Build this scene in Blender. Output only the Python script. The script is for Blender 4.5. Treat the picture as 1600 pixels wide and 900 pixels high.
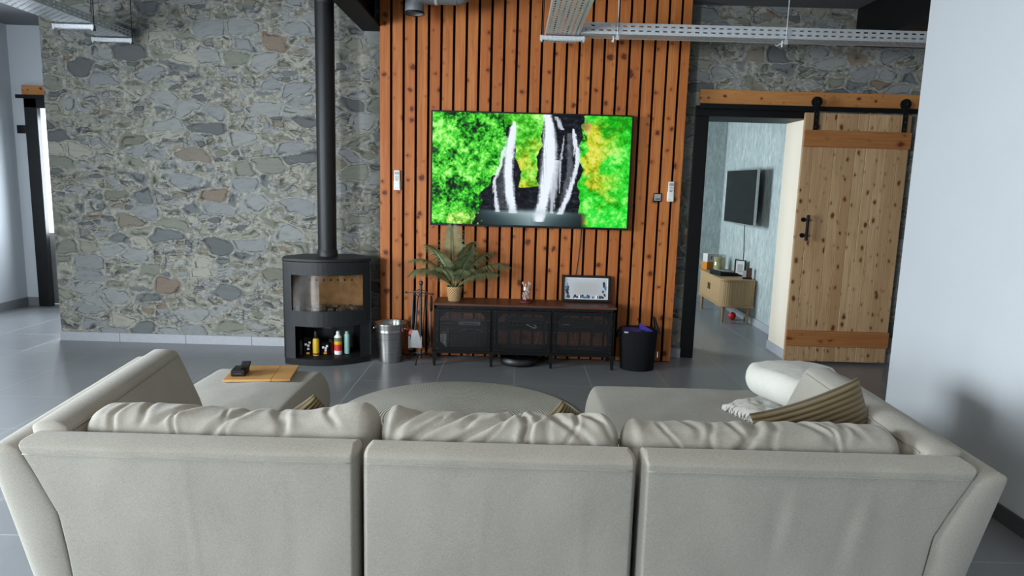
import bpy, bmesh, math, random
import numpy as np
from mathutils import Vector, Matrix, noise
PI = math.pi
random.seed(7)
for _o in list(bpy.data.objects):
    bpy.data.objects.remove(_o)
SC = bpy.context.scene
COL = SC.collection

# ---------------------------------------------------------------- camera
cam_d = bpy.data.cameras.new('camera')
cam_d.sensor_width = 36.0
cam_d.lens = 36.0 * 1067.0 / 1600.0
cam_d.clip_start = 0.05
cam = bpy.data.objects.new('camera', cam_d)
COL.objects.link(cam)
PITCH = math.atan(1067.0 / 7000.0)
ROLL = math.radians(1.6)
fwd = Vector((0, math.cos(PITCH), -math.sin(PITCH)))
r0 = Vector((1, 0, 0)); u0 = r0.cross(fwd)
rt = r0 * math.cos(ROLL) + u0 * math.sin(ROLL)
up = u0 * math.cos(ROLL) - r0 * math.sin(ROLL)
M = Matrix.Identity(4)
for i in range(3):
    M[i][0] = rt[i]; M[i][1] = up[i]; M[i][2] = -fwd[i]
M[0][3], M[1][3], M[2][3] = 0.0, 0.0, 1.57
cam.matrix_world = M
SC.camera = cam

# ---------------------------------------------------------------- light, world, exposure
SC.view_settings.view_transform = 'Standard'
SC.view_settings.look = 'None'
SC.view_settings.exposure = 0.13
SC.view_settings.gamma = 1.0
SC.view_settings.use_curve_mapping = False
W = bpy.data.worlds.new('world'); SC.world = W
W.use_nodes = True
W.node_tree.nodes['Background'].inputs[0].default_value = (0.80, 0.90, 1.0, 1)
W.node_tree.nodes['Background'].inputs[1].default_value = 3.2
def area(name, loc, direction, sx, sy, power, color, spread=180):
    """rectangular area light: daylight at the openings, plus the added fill over the sofa"""
    l = bpy.data.lights.new(name, 'AREA'); l.shape = 'RECTANGLE'
    l.size = sx; l.size_y = sy; l.energy = power; l.color = color; l.spread = math.radians(spread)
    o = bpy.data.objects.new(name, l); COL.objects.link(o)
    o.location = loc
    o.rotation_euler = Vector(direction).to_track_quat('-Z', 'Y').to_euler()
    return o
DAY = (0.87, 0.945, 1.0)
area('daylight_left_window', (-5.85, 1.9, 1.70), (1, 0.0, -0.28), 2.5, 1.5, 335, DAY, 135)
area('daylight_rear_glass_door', (-4.55, -3.40, 1.80), (0.50, 1, -0.18), 0.75, 1.8, 168, (0.86, 0.94, 1.0), 104)
area('daylight_rear_window', (-3.2, -3.40, 1.95), (0.6, 1, -0.35), 1.0, 1.4, 18, (0.90, 0.955, 1.0), 80)
area('daylight_hall_door', (-4.92, 8.16, 1.50), (0.10, -1, -0.15), 0.9, 1.35, 84, (0.84, 0.92, 1.0), 150)
area('daylight_bedroom_window', (-0.55, 8.55, 1.55), (1, -0.1, -0.1), 1.2, 1.2, 98, (0.80, 0.93, 1.0), 150)
area('added_fill_over_sofa', (0.0, 1.4, 3.10), (0, 0, -1), 1.2, 0.3, 24, (1.0, 0.90, 0.77))  # added warm fill without a fixture, brightens the upward faces of the sofa

# ---------------------------------------------------------------- helpers
def srgb(r, g, b):
    def f(c):
        c /= 255.0
        return c / 12.92 if c <= 0.04045 else ((c + 0.055) / 1.055) ** 2.4
    return (f(r), f(g), f(b), 1.0)

class NT:
    """tiny node-tree helper"""
    def __init__(self, name):
        self.m = bpy.data.materials.new(name); self.m.use_nodes = True
        self.t = self.m.node_tree; self.n = self.t.nodes
        self.p = self.n['Principled BSDF']; self.out = self.n['Material Output']
    def new(self, typ, **kw):
        x = self.n.new(typ)
        for k, v in kw.items(): setattr(x, k, v)
        return x
    def ln(self, a, b): self.t.links.new(a, b)
    def val(self, s, v):
        if hasattr(v, 'links'): self.ln(v, s)
        else: s.default_value = v
    def math(self, op, a, b=None, c=None):
        x = self.new('ShaderNodeMath', operation=op)
        self.val(x.inputs[0], a)
        if b is not None: self.val(x.inputs[1], b)
        if c is not None: self.val(x.inputs[2], c)
        return x.outputs[0]
    def mix(self, fac, a, b, blend='MIX'):
        x = self.new('ShaderNodeMix', data_type='RGBA', blend_type=blend)
        self.val(x.inputs[0], fac); self.val(x.inputs[6], a); self.val(x.inputs[7], b)
        return x.outputs[2]
    def coord(self, which='Object'):
        return self.new('ShaderNodeTexCoord').outputs[which]
    def mapping(self, v, scale=(1, 1, 1), loc=(0, 0, 0), rot=(0, 0, 0)):
        x = self.new('ShaderNodeMapping'); self.ln(v, x.inputs[0])
        x.inputs[1].default_value = loc; x.inputs[2].default_value = rot; x.inputs[3].default_value = scale
        return x.outputs[0]
    def noise(self, v, scale, detail=3, rough=0.5, dist=0.0):
        x = self.new('ShaderNodeTexNoise'); self.ln(v, x.inputs['Vector'])
        x.inputs['Scale'].default_value = scale; x.inputs['Detail'].default_value = detail
        x.inputs['Roughness'].default_value = rough; x.inputs['Distortion'].default_value = dist
        return x
    def voro(self, v, scale, feature='F1', rnd=1.0):
        x = self.new('ShaderNodeTexVoronoi', feature=feature); self.ln(v, x.inputs['Vector'])
        x.inputs['Scale'].default_value = scale; x.inputs['Randomness'].default_value = rnd
        return x
    def ramp(self, f, stops, interp='LINEAR'):
        x = self.new('ShaderNodeValToRGB'); self.val(x.inputs[0], f)
        cr = x.color_ramp; cr.interpolation = interp
        while len(cr.elements) < len(stops): cr.elements.new(0.5)
        for e, (p, c) in zip(cr.elements, stops):
            e.position = p; e.color = c if len(c) == 4 else (*c, 1)
        return x.outputs[0]
    def sep(self, v):
        x = self.new('ShaderNodeSeparateXYZ'); self.ln(v, x.inputs[0]); return x.outputs
    def comb(self, x_, y_, z_):
        x = self.new('ShaderNodeCombineXYZ')
        for s, v in zip(x.inputs, (x_, y_, z_)): self.val(s, v)
        return x.outputs[0]
    def vadd(self, a, b):
        x = self.new('ShaderNodeVectorMath', operation='ADD'); self.val(x.inputs[0], a); self.val(x.inputs[1], b)
        return x.outputs[0]
    def bump(self, h, strength=0.3, dist=0.01):
        x = self.new('ShaderNodeBump'); self.ln(h, x.inputs['Height'])
        x.inputs['Strength'].default_value = strength; x.inputs['Distance'].default_value = dist
        self.ln(x.outputs[0], self.p.inputs['Normal']); return x
    def set(self, **kw):
        names = dict(color='Base Color', rough='Roughness', metal='Metallic', spec='Specular IOR Level',
                     sheen='Sheen Weight', coat='Coat Weight', trans='Transmission Weight', emit='Emission Color', estr='Emission Strength')
        for k, v in kw.items(): self.val(self.p.inputs[names[k]], v)
        return self

MAT = {}
def plain(name, rgb, rough=0.5, metal=0.0, var=0.06, nscale=30.0, spec=0.5, bump=0.0):
    """single-colour surface with slight procedural variation"""
    t = NT(name); c = srgb(*rgb)
    v = t.coord()
    nz = t.noise(v, nscale, 3)
    lo = tuple(max(0, x * (1 - var)) for x in c[:3]) + (1,); hi = tuple(min(1, x * (1 + var)) for x in c[:3]) + (1,)
    t.set(color=t.ramp(nz.outputs[0], [(0.3, lo), (0.7, hi)]), rough=rough, metal=metal, spec=spec)
    if bump: t.bump(nz.outputs[0], bump, 0.004)
    MAT[name] = t.m
    return t.m

def obj(name, bm, mat, parent=None, smooth=False, loc=None):
    me = bpy.data.meshes.new(name)
    bmesh.ops.recalc_face_normals(bm, faces=bm.faces[:])
    bm.to_mesh(me); bm.free()
    if smooth:
        me.polygons.foreach_set('use_smooth', [True] * len(me.polygons))
        if smooth == 'auto':
            me.set_sharp_from_angle(angle=math.radians(40))
    o = bpy.data.objects.new(name, me); COL.objects.link(o)
    for m in (mat if isinstance(mat, (list, tuple)) else [mat]):
        me.materials.append(MAT[m] if isinstance(m, str) else m)
    if parent: o.parent = parent
    if loc: o.location = loc
    return o
def tag(o, label, cat, group=None, kind=None):
    o['label'] = label; o['category'] = cat
    if group: o['group'] = group
    if kind: o['kind'] = kind
    return o
def thing(name, label, cat, loc=(0, 0, 0), rotz=0.0, group=None):
    o = bpy.data.objects.new(name, None); COL.objects.link(o)
    o.location = loc; o.rotation_euler = (0, 0, rotz); o.empty_display_size = 0.05
    return tag(o, label, cat, group)
def struct(name, bm, mat, parent=None, smooth=False):
    o = obj(name, bm, mat, parent, smooth)
    if parent is None: o['kind'] = 'structure'
    return o
def NB(): return bmesh.new()

def box(bm, x0, x1, y0, y1, z0, z1, bevel=0.0, seg=2, mi=0):
    vs = [bm.verts.new((x, y, z)) for x in (x0, x1) for y in (y0, y1) for z in (z0, z1)]
    idx = [(0, 1, 3, 2), (4, 6, 7, 5), (0, 4, 5, 1), (2, 3, 7, 6), (0, 2, 6, 4), (1, 5, 7, 3)]
    fs = [bm.faces.new([vs[i] for i in f]) for f in idx]
    for f in fs: f.material_index = mi
    if bevel:
        es = list({e for f in fs for e in f.edges})
        bmesh.ops.recalc_face_normals(bm, faces=fs)
        r = bmesh.ops.bevel(bm, geom=es, offset=bevel, segments=seg, affect='EDGES', profile=0.5)
        for f in r['faces']: f.material_index = mi
    return bm
def B(*a, **k): return box(NB(), *a, **k)

def tube(bm, pts, r, seg=10, cap=True, mi=0):
    """swept tube through points; r number or list"""
    pts = [Vector(p) for p in pts]; n = len(pts)
    rs = r if isinstance(r, (list, tuple)) else [r] * n
    rings = []; prev = None
    for i, p in enumerate(pts):
        t = (pts[min(i + 1, n - 1)] - pts[max(i - 1, 0)]).normalized()
        if prev is None:
            a = Vector((0, 0, 1)) if abs(t.z) < 0.9 else Vector((1, 0, 0))
            u = t.cross(a).normalized()
        else:
            u = (prev - t * prev.dot(t)).normalized()
        prev = u; w = t.cross(u)
        rings.append([bm.verts.new(p + (u * math.cos(2 * PI * k / seg) + w * math.sin(2 * PI * k / seg)) * rs[i]) for k in range(seg)])
    for a, b in zip(rings, rings[1:]):
        for k in range(seg):
            f = bm.faces.new((a[k], a[(k + 1) % seg], b[(k + 1) % seg], b[k])); f.material_index = mi
    if cap:
        bm.faces.new(rings[0][::-1]).material_index = mi; bm.faces.new(rings[-1]).material_index = mi
    return bm
def T(*a, **k): return tube(NB(), *a, **k)

def lathe(bm, prof, seg=32, c=(0, 0, 0), sx=1.0, sy=1.0, cap0=True, cap1=True, mi=0):
    rings = []
    for r, z in prof:
        rings.append([bm.verts.new((c[0] + r * sx * math.cos(2 * PI * k / seg), c[1] + r * sy * math.sin(2 * PI * k / seg), c[2] + z)) for k in range(seg)])
    for a, b in zip(rings, rings[1:]):
        for k in range(seg):
            bm.faces.new((a[k], a[(k + 1) % seg], b[(k + 1) % seg], b[k])).material_index = mi
    if cap0: bm.faces.new(rings[0][::-1]).material_index = mi
    if cap1: bm.faces.new(rings[-1]).material_index = mi
    return bm
def Lt(*a, **k): return lathe(NB(), *a, **k)

def prism(bm, pts, z0, z1, axis='Z', bevel=0.0, seg=2, mi=0):
    """polygon (2D) extruded along an axis: Z -> (x,y), Y -> (x,z), X -> (y,z)"""
    def mk(p, h):
        return {'Z': (p[0], p[1], h), 'Y': (p[0], h, p[1]), 'X': (h, p[0], p[1])}[axis]
    a = [bm.verts.new(mk(p, z0)) for p in pts]; b = [bm.verts.new(mk(p, z1)) for p in pts]
    n = len(pts); fs = [bm.faces.new(a[::-1]), bm.faces.new(b)]
    for i in range(n): fs.append(bm.faces.new((a[i], a[(i + 1) % n], b[(i + 1) % n], b[i])))
    for f in fs: f.material_index = mi
    if bevel:
        es = list({e for f in fs for e in f.edges})
        bmesh.ops.recalc_face_normals(bm, faces=fs)
        bmesh.ops.bevel(bm, geom=es, offset=bevel, segments=seg, affect='EDGES', profile=0.5)
    return bm
def P(*a, **k): return prism(NB(), *a, **k)

def wall_holes(axis, at, thick, a0, a1, z0, z1, holes):
    """wall slab with rectangular openings. axis 'Y': plane y=at..at+thick, spans x; 'X': plane x=at.., spans y"""
    bm = NB()
    xs = sorted({a0, a1, *[h[0] for h in holes], *[h[1] for h in holes]})
    zs = sorted({z0, z1, *[h[2] for h in holes], *[h[3] for h in holes]})
    for i in range(len(xs) - 1):
        for j in range(len(zs) - 1):
            cx = (xs[i] + xs[i + 1]) / 2; cz = (zs[j] + zs[j + 1]) / 2
            if any(h[0] < cx < h[1] and h[2] < cz < h[3] for h in holes): continue
            lo, hi = min(at, at + thick), max(at, at + thick)
            if axis == 'Y': box(bm, xs[i], xs[i + 1], lo, hi, zs[j], zs[j + 1])
            else: box(bm, lo, hi, xs[i], xs[i + 1], zs[j], zs[j + 1])
    bmesh.ops.remove_doubles(bm, verts=bm.verts[:], dist=1e-5)
    # drop the inner double faces
    seen = {}
    for f in bm.faces: seen.setdefault(tuple(sorted(v.index for v in f.verts)), []).append(f)
    bm.verts.index_update(); seen = {}
    for f in bm.faces: seen.setdefault(tuple(sorted(v.index for v in f.verts)), []).append(f)
    dead = [f for fs in seen.values() if len(fs) > 1 for f in fs]
    bmesh.ops.delete(bm, geom=dead, context='FACES_ONLY')
    return bm

def edge_spaced(n, L, r):
    """n+1 parameters 0..L, crowded within r of both ends"""
    k = max(4, n // 5)
    a = [r * (1 - math.cos(PI / 2 * i / k)) for i in range(k)]
    mid = [r + (L - 2 * r) * i / (n - 2 * k) for i in range(n - 2 * k + 1)]
    return a + mid + [L - x for x in reversed(a)]

def soft_slab(xl, xr, z0, z1, t, r=0.03, rc=0.03, nu=40, nv=30, puff=0.0, disp=None, xf=None):
    """upholstered slab: outline xl(z)..xr(z), z0..z1, thickness 2t along Y, rounded rim r, rounded corners rc,
    faces puffed out by puff; disp(x,z,side)->extra thickness; xf maps (x,y,z) to the final point"""
    if not callable(xl): _a = xl; xl = lambda z: _a
    if not callable(xr): _b = xr; xr = lambda z: _b
    bm = NB(); H = z1 - z0
    vs = edge_spaced(nv, H, max(rc, r) if max(rc, r) * 2.2 < H else H * 0.4)
    grid = {}
    for j, dz in enumerate(vs):
        z = z0 + dz; dv = min(dz, H - dz)
        ins = rc - math.sqrt(max(0, rc * rc - (rc - dv) ** 2)) if dv < rc else 0.0
        a, b = xl(z) + ins, xr(z) - ins
        L = b - a
        us = edge_spaced(nu, L, min(r, L * 0.3))
        for i, du in enumerate(us):
            x = a + du; s = min(du, L - du, dv)
            k = math.sqrt(max(0.0, 1 - (1 - min(s / r, 1.0)) ** 2))
            for side in (-1, 1):
                h = t * k
                if puff: h += puff * k * max(0.0, math.sin(PI * du / L)) ** 0.6 * max(0.0, math.sin(PI * dz / H)) ** 0.6
                if disp: h += disp(x, z, side) * k
                p = (x, side * h, z)
                if xf: p = xf(*p)
                grid[i, j, side] = bm.verts.new(p)
    for side in (-1, 1):
        for i in range(nu):
            for j in range(nv):
                bm.faces.new((grid[i, j, side], grid[i + 1, j, side], grid[i + 1, j + 1, side], grid[i, j + 1, side]))
    bmesh.ops.remove_doubles(bm, verts=bm.verts[:], dist=2e-4)
    return bm

def curve_pts(fn, n): return [fn(i / n) for i in range(n + 1)]
def vnoise(x, y, z=0.0): return noise.noise(Vector((x, y, z)))

# ---------------------------------------------------------------- materials
def stone_mat():
    t = NT('stone_wallpaper')
    v = t.coord()
    x, y, z = t.sep(v)
    q = t.comb(t.math('ADD', x, y), 0.0, z)
    wob = t.noise(q, 7.0, 3, 0.6)
    sub = t.new('ShaderNodeVectorMath', operation='SUBTRACT'); t.ln(wob.outputs['Color'], sub.inputs[0]); sub.inputs[1].default_value = (0.5, 0.5, 0.5)
    scl = t.new('ShaderNodeVectorMath', operation='SCALE'); t.ln(sub.outputs[0], scl.inputs[0]); scl.inputs['Scale'].default_value = 0.085
    qq = t.vadd(q, scl.outputs[0])
    big = t.mapping(qq, (4.0, 1, 8.2))
    small = t.mapping(qq, (9.5, 1, 22.0), (3.1, 0, 1.7))
    def blocks(vec, rnd, ex):
        f1 = t.voro(vec, 1.0, 'F1', rnd); f2 = t.voro(vec, 1.0, 'F2', rnd)
        for f in (f1, f2): f.distance = 'MINKOWSKI'; f.inputs['Exponent'].default_value = ex
        return f1, t.math('SUBTRACT', f2.outputs['Distance'], f1.outputs['Distance'])
    VB, eB = blocks(big, 0.9, 3.2); VS, eS = blocks(small, 0.95, 2.6)
    sb = t.sep(VB.outputs['Color']); ss = t.sep(VS.outputs['Color'])
    use_small = t.math('GREATER_THAN', sb[0], 0.60)
    rnd = t.mix(use_small, t.comb(sb[1], sb[1], sb[1]), t.comb(ss[1], ss[1], ss[1]))
    rndb = t.sep(rnd)[0]
    pal = [(0.0, srgb(150, 154, 154)), (0.2, srgb(160, 163, 160)), (0.34, srgb(140, 143, 128)), (0.48, srgb(158, 158, 142)),
           (0.6, srgb(120, 125, 126)), (0.68, srgb(178, 176, 160)), (0.76, srgb(130, 131, 114)), (0.84, srgb(108, 111, 111)), (0.925, srgb(142, 124, 106)), (0.955, srgb(140, 132, 116))]
    base = t.ramp(rndb, pal, 'CONSTANT')
    # layered grain inside each stone
    ang = t.math('MULTIPLY', t.math('SUBTRACT', rndb, 0.5), 0.35)
    gv = t.comb(t.math('MULTIPLY', t.math('ADD', x, y), 9.0), t.math('MULTIPLY', rndb, 40.0), t.math('ADD', t.math('MULTIPLY', z, 34.0), t.math('MULTIPLY', t.math('MULTIPLY', x, ang), 60.0)))
    g = t.noise(gv, 1.0, 6, 0.68, 0.6)
    g2 = t.noise(q, 60.0, 3, 0.7)
    col = t.mix(t.ramp(g.outputs[0], [(0.30, (1, 1, 1)), (0.5, (0, 0, 0))]), base, srgb(92, 94, 90))
    col2 = t.mix(0.35, base, col)
    col2 = t.mix(t.ramp(g.outputs[0], [(0.60, (0, 0, 0)), (0.85, (0.5, 0.5, 0.5))]), col2, srgb(186, 188, 182))
    col2 = t.mix(t.math('MULTIPLY', g2.outputs[0], 0.22), col2, srgb(96, 98, 96))
    # joints: pale mortar with dark gaps
    jb = t.ramp(eB, [(0.03, (1, 1, 1)), (0.075, (0, 0, 0))])
    js = t.ramp(eS, [(0.03, (1, 1, 1)), (0.10, (0, 0, 0))])
    j = t.math('MAXIMUM', jb, t.math('MULTIPLY', js, use_small))
    mort = t.mix(t.ramp(t.noise(q, 24.0, 4, 0.7).outputs[0], [(0.40, (0, 0, 0)), (0.60, (1, 1, 1))]), srgb(118, 117, 108), srgb(184, 182, 166))
    fin = t.mix(t.math('MULTIPLY', j, 0.8), col2, mort)
    # thin dark cracks on the rim of stones
    rim = t.math('MAXIMUM', t.ramp(eB, [(0.10, (0, 0, 0)), (0.14, (1, 1, 1)), (0.20, (0, 0, 0))]),
                 t.math('MULTIPLY', use_small, t.ramp(eS, [(0.12, (0, 0, 0)), (0.17, (1, 1, 1)), (0.3, (0, 0, 0))])))
    rimn = t.math('MULTIPLY', rim, t.ramp(t.noise(q, 11.0, 2).outputs[0], [(0.40, (0, 0, 0)), (0.58, (0.9, 0.9, 0.9))]))
    fin = t.mix(rimn, fin, srgb(58, 58, 54))
    hsv = t.new('ShaderNodeHueSaturation'); t.ln(fin, hsv.inputs['Color']); hsv.inputs['Saturation'].default_value = 0.85; hsv.inputs['Value'].default_value = STONE_V
    t.set(color=hsv.outputs[0], rough=0.85, spec=0.2)
    t.bump(t.math('SUBTRACT', 1.0, j), 0.15, 0.004)
    MAT['stone'] = t.m
STONE_V = 0.83
stone_mat()

def tile_mat(name, c1, c2, grout, x0, y0, size, rough, spec=0.5):
    t = NT(name); v = t.coord(); x, y, z = t.sep(v)
    def cell(a, a0):
        s = t.math('DIVIDE', t.math('SUBTRACT', a, a0), size)
        f = t.math('FRACT', s)
        d = t.math('MINIMUM', f, t.math('SUBTRACT', 1.0, f))
        return t.math('FLOOR', s), t.math('LESS_THAN', d, 0.0035 / size * 0.62)
    ix, gx = cell(x, x0); iy, gy = cell(y, y0)
    g = t.math('MAXIMUM', gx, gy)
    wn = t.new('ShaderNodeTexWhiteNoise', noise_dimensions='2D'); t.ln(t.comb(ix, iy, 0.0), wn.inputs['Vector'])
    n1 = t.noise(t.vadd(v, wn.outputs['Color']), 2.4, 4, 0.6, 0.5); n2 = t.noise(v, 70, 2)
    f = t.math('ADD', t.math('MULTIPLY', n1.outputs[0], 0.7), t.math('MULTIPLY', t.math('ADD', wn.outputs['Value'], n2.outputs[0]), 0.15))
    col = t.mix(f, srgb(*c1), srgb(*c2))
    t.set(color=t.mix(g, col, srgb(*grout)), rough=t.math('ADD', rough + 0.04, t.math('MULTIPLY', g, 0.3)), spec=spec)
    t.bump(t.math('SUBTRACT', 1.0, g), 0.25, 0.002)
    MAT[name] = t.m
tile_mat('floor_tile', (116, 119, 122), (138, 141, 144), (176, 178, 178), 0.037, 5.235, 0.617, 0.24)
plain('skirt_tile', (168, 170, 176), 0.5, var=0.04)
plain('skirt_dark', (70, 72, 76), 0.5)
plain('skirt_grey', (120, 122, 126), 0.5)
plain('white_wall', (196, 201, 206), 0.75, var=0.012, nscale=3.0, spec=0.2)
plain('ceiling_grey', (104, 106, 110), 0.8)
plain('black_steel', (13, 14, 15), 0.6, spec=0.22)
plain('black_frame', (14, 14, 15), 0.5, spec=0.3)
plain('stove_black', (26, 28, 30), 0.48, spec=0.4)
plain('stove_dark', (20, 21, 23), 0.6, spec=0.25)
plain('dark_void', (10, 10, 11), 0.9, spec=0.1)
plain('zinc', (204, 209, 213), 0.40, 0.35, var=0.15, nscale=60)
plain('chrome', (200, 202, 204), 0.22, 1.0, var=0.04)
plain('cream_wall', (226, 214, 196), 0.75, var=0.012, nscale=3.0, spec=0.2)
plain('bucket_steel', (200, 200, 196), 0.20, 1.0, var=0.05)
plain('iron', (72, 72, 74), 0.45, 0.7, var=0.2)
def brushed():
    t = NT('brushed_bucket')
    n = t.noise(t.mapping(t.coord(), (3, 3, 160)), 1.0, 3)
    t.set(color=t.ramp(n.outputs[0], [(0.3, srgb(176, 176, 172)), (0.7, srgb(206, 206, 202))]), rough=0.38, metal=1.0)
    t.p.inputs['Anisotropic'].default_value = 0.85; t.p.inputs['Anisotropic Rotation'].default_value = 0.25
    tg = t.new('ShaderNodeTangent', direction_type='RADIAL', axis='Z'); t.ln(tg.outputs[0], t.p.inputs['Tangent'])
    MAT['bucket_brushed'] = t.m
brushed()
plain('duct_grey', (120, 122, 126), 0.5, 0.3)
plain('white_plastic', (226, 226, 222), 0.4)
plain('grey_plastic', (150, 152, 150), 0.4)
plain('black_plastic', (14, 14, 15), 0.45, spec=0.3)
plain('black_gloss', (7, 7, 7), 0.14, spec=0.2)
plain('silver', (190, 192, 194), 0.35, 0.8)
plain('felt_black', (30, 31, 33), 0.95, var=0.2, nscale=120, spec=0.1)
plain('purple', (62, 52, 150), 0.6)
plain('paper', (205, 200, 200), 0.7)
plain('red', (200, 44, 40), 0.45)
plain('pink', (190, 96, 96), 0.6)
plain('yellow', (206, 168, 30), 0.45)
plain('teal', (140, 186, 178), 0.45)
plain('dark_red', (92, 26, 26), 0.6)
plain('orange', (196, 120, 30), 0.6)
plain('brown_wood', (92, 60, 42), 0.55, var=0.2)
plain('wax', (206, 196, 140), 0.6)
plain('soot', (40, 36, 32), 0.95, var=0.5, nscale=40)
plain('brick_tan', (186, 150, 104), 0.85, var=0.25, nscale=14)
plain('ash', (120, 108, 96), 0.95, var=0.4, nscale=60)
plain('palm_green', (112, 122, 86), 0.5, var=0.35, nscale=20)
plain('palm_stem', (84, 92, 56), 0.6, var=0.2)
plain('soil', (44, 34, 26), 0.95, var=0.4)
plain('rug_under', (120, 112, 96), 0.95)

def wood(name, light, mid, dark, axis='Z', knot=(9.0, 3.2), knot_col=(70, 34, 16), island=True, rough=0.5, plank=None, knot_amt=1.0, sat_var=0.3):
    """pine with long grain along `axis`, dark knots with reddish halos; boards told apart per mesh island"""
    t = NT(name); v = t.coord(); x, y, z = t.sep(v)
    if axis == 'Z': a, b, c = x, y, z
    elif axis == 'X': a, b, c = z, y, x
    else: a, b, c = x, z, y
    if island:
        r = t.new('ShaderNodeNewGeometry').outputs['Random Per Island']
    else:
        r = t.math('FRACT', t.math('MULTIPLY', t.math('FLOOR', t.math('DIVIDE', a, plank)), 0.3719)) if plank else 0.0
    off = t.math('MULTIPLY', r, 57.0)
    g = t.noise(t.comb(t.math('MULTIPLY', a, 38.0), off, t.math('MULTIPLY', c, 1.6)), 1.0, 5, 0.65, 1.2)
    base = t.ramp(g.outputs[0], [(0.25, srgb(*dark)), (0.48, srgb(*mid)), (0.72, srgb(*light))])
    tone = t.mix(t.math('MULTIPLY', r, sat_var * 1.7), base, srgb(*dark))
    lo = t.noise(t.comb(t.math('MULTIPLY', a, 4.0), off, t.math('MULTIPLY', c, 0.9)), 1.0, 2)
    tone = t.mix(t.ramp(lo.outputs[0], [(0.45, (0, 0, 0)), (0.75, (0.5, 0.5, 0.5))]), tone, srgb(*dark))
    kw_ = t.math('MULTIPLY', t.math('SUBTRACT', t.noise(v, 26.0, 2).outputs[0], 0.5), 0.34)
    kv = t.voro(t.comb(t.math('ADD', t.math('ADD', t.math('MULTIPLY', a, knot[0]), kw_), t.math('MULTIPLY', off, 1.7)), t.math('ADD', t.math('MULTIPLY', c, knot[1]), t.math('MULTIPLY', off, 3.3)), 0.0), 1.0, 'F1', 1.0); 
    kv.voronoi_dimensions = '2D'
    kr = t.sep(kv.outputs['Color'])[0]
    size = t.math('SUBTRACT', t.math('MULTIPLY', t.math('MULTIPLY', kr, kr), 0.17 * knot_amt), 0.028)
    d = t.math('SUBTRACT', kv.outputs['Distance'], size)
    halo = t.ramp(d, [(0.0, (0.75, 0.75, 0.75)), (0.16, (0, 0, 0))])
    core = t.ramp(d, [(0.0, (1, 1, 1)), (0.035, (0, 0, 0))])
    hc = tuple(int((m * 0.55 + k * 0.45)) for m, k in zip(dark, knot_col))
    col = t.mix(halo, tone, srgb(*hc)); col = t.mix(core, col, srgb(*knot_col))
    if plank and not island:
        f = t.math('FRACT', t.math('DIVIDE', a, plank))
        ed = t.math('LESS_THAN', t.math('MINIMUM', f, t.math('SUBTRACT', 1.0, f)), 0.02)
        col = t.mix(t.math('MULTIPLY', ed, 0.7), col, srgb(60, 40, 24))
    t.set(color=col, rough=rough, spec=0.3)
    t.bump(g.outputs[0], 0.08, 0.003)
    MAT[name] = t.m
wood('slat_wood', (202, 136, 74), (184, 110, 54), (156, 82, 38), knot=(7.0, 6.5), knot_col=(92, 44, 20), rough=0.55, sat_var=0.35)
wood('pine_board', (200, 172, 134), (184, 152, 114), (156, 120, 82), knot=(11.0, 6.5), knot_col=(96, 58, 30), rough=0.6, sat_var=0.3)
wood('pine_batten', (184, 130, 80), (168, 112, 64), (140, 88, 48), axis='X', knot=(8.0, 4.0), knot_col=(92, 48, 24), rough=0.6)
wood('rail_wood', (206, 152, 94), (192, 134, 78), (164, 106, 58), axis='X', knot=(11.0, 9.0), knot_col=(92, 44, 20), rough=0.6)
wood('board_wood', (214, 174, 112), (198, 152, 90), (164, 116, 62), axis='X', knot=(6.0, 3.0), knot_col=(130, 88, 48), rough=0.5, knot_amt=0.4)
wood('console_wood', (112, 74, 54), (98, 62, 46), (72, 44, 34), axis='X', knot=(2.0, 1.0), knot_col=(58, 36, 28), rough=0.42, knot_amt=0.2)
wood('oak', (190, 162, 122), (178, 148, 108), (158, 128, 90), knot=(2.0, 1.0), knot_col=(140, 110, 76), rough=0.55, knot_amt=0.1)

def fabric(name, c1, c2, wscale=520.0, bump=0.35):
    t = NT(name); v = t.coord()
    a = t.noise(t.mapping(v, (1.0, 1.0, 7.0)), wscale * 0.30, 2, 0.7)
    b = t.noise(t.mapping(v, (7.0, 7.0, 1.0)), wscale * 0.30, 2, 0.7)
    w = t.math('MULTIPLY', t.math('ADD', a.outputs[0], b.outputs[0]), 0.5)
    big = t.noise(v, 3.0, 3, 0.5)
    f = t.math('ADD', t.math('MULTIPLY', w, 0.8), t.math('MULTIPLY', big.outputs[0], 0.2))
    t.set(color=t.ramp(f, [(0.36, srgb(*c1)), (0.64, srgb(*c2))]), rough=0.95, spec=0.12, sheen=0.15)
    t.bump(w, bump, 0.002)
    MAT[name] = t.m
fabric('sofa_linen', (132, 129, 120), (168, 165, 155))
fabric('throw_white', (184, 183, 177), (214, 213, 206), 260, 0.6)
fabric('cushion_white', (192, 192, 184), (218, 217, 209), 360, 0.4)

def cord_mat():
    t = NT('brown_corduroy'); v = t.coord('UV')
    x, y, z = t.sep(v)
    w = t.math('SINE', t.math('MULTIPLY', x, 2 * PI * 23))
    col = t.ramp(t.math('ADD', t.math('MULTIPLY', w, 0.5), 0.5), [(0.1, srgb(72, 62, 40)), (0.6, srgb(100, 87, 58))])
    t.set(color=col, rough=0.9, spec=0.15, sheen=0.3); t.bump(w, 0.4, 0.004)
    MAT['corduroy'] = t.m
cord_mat()

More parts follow.
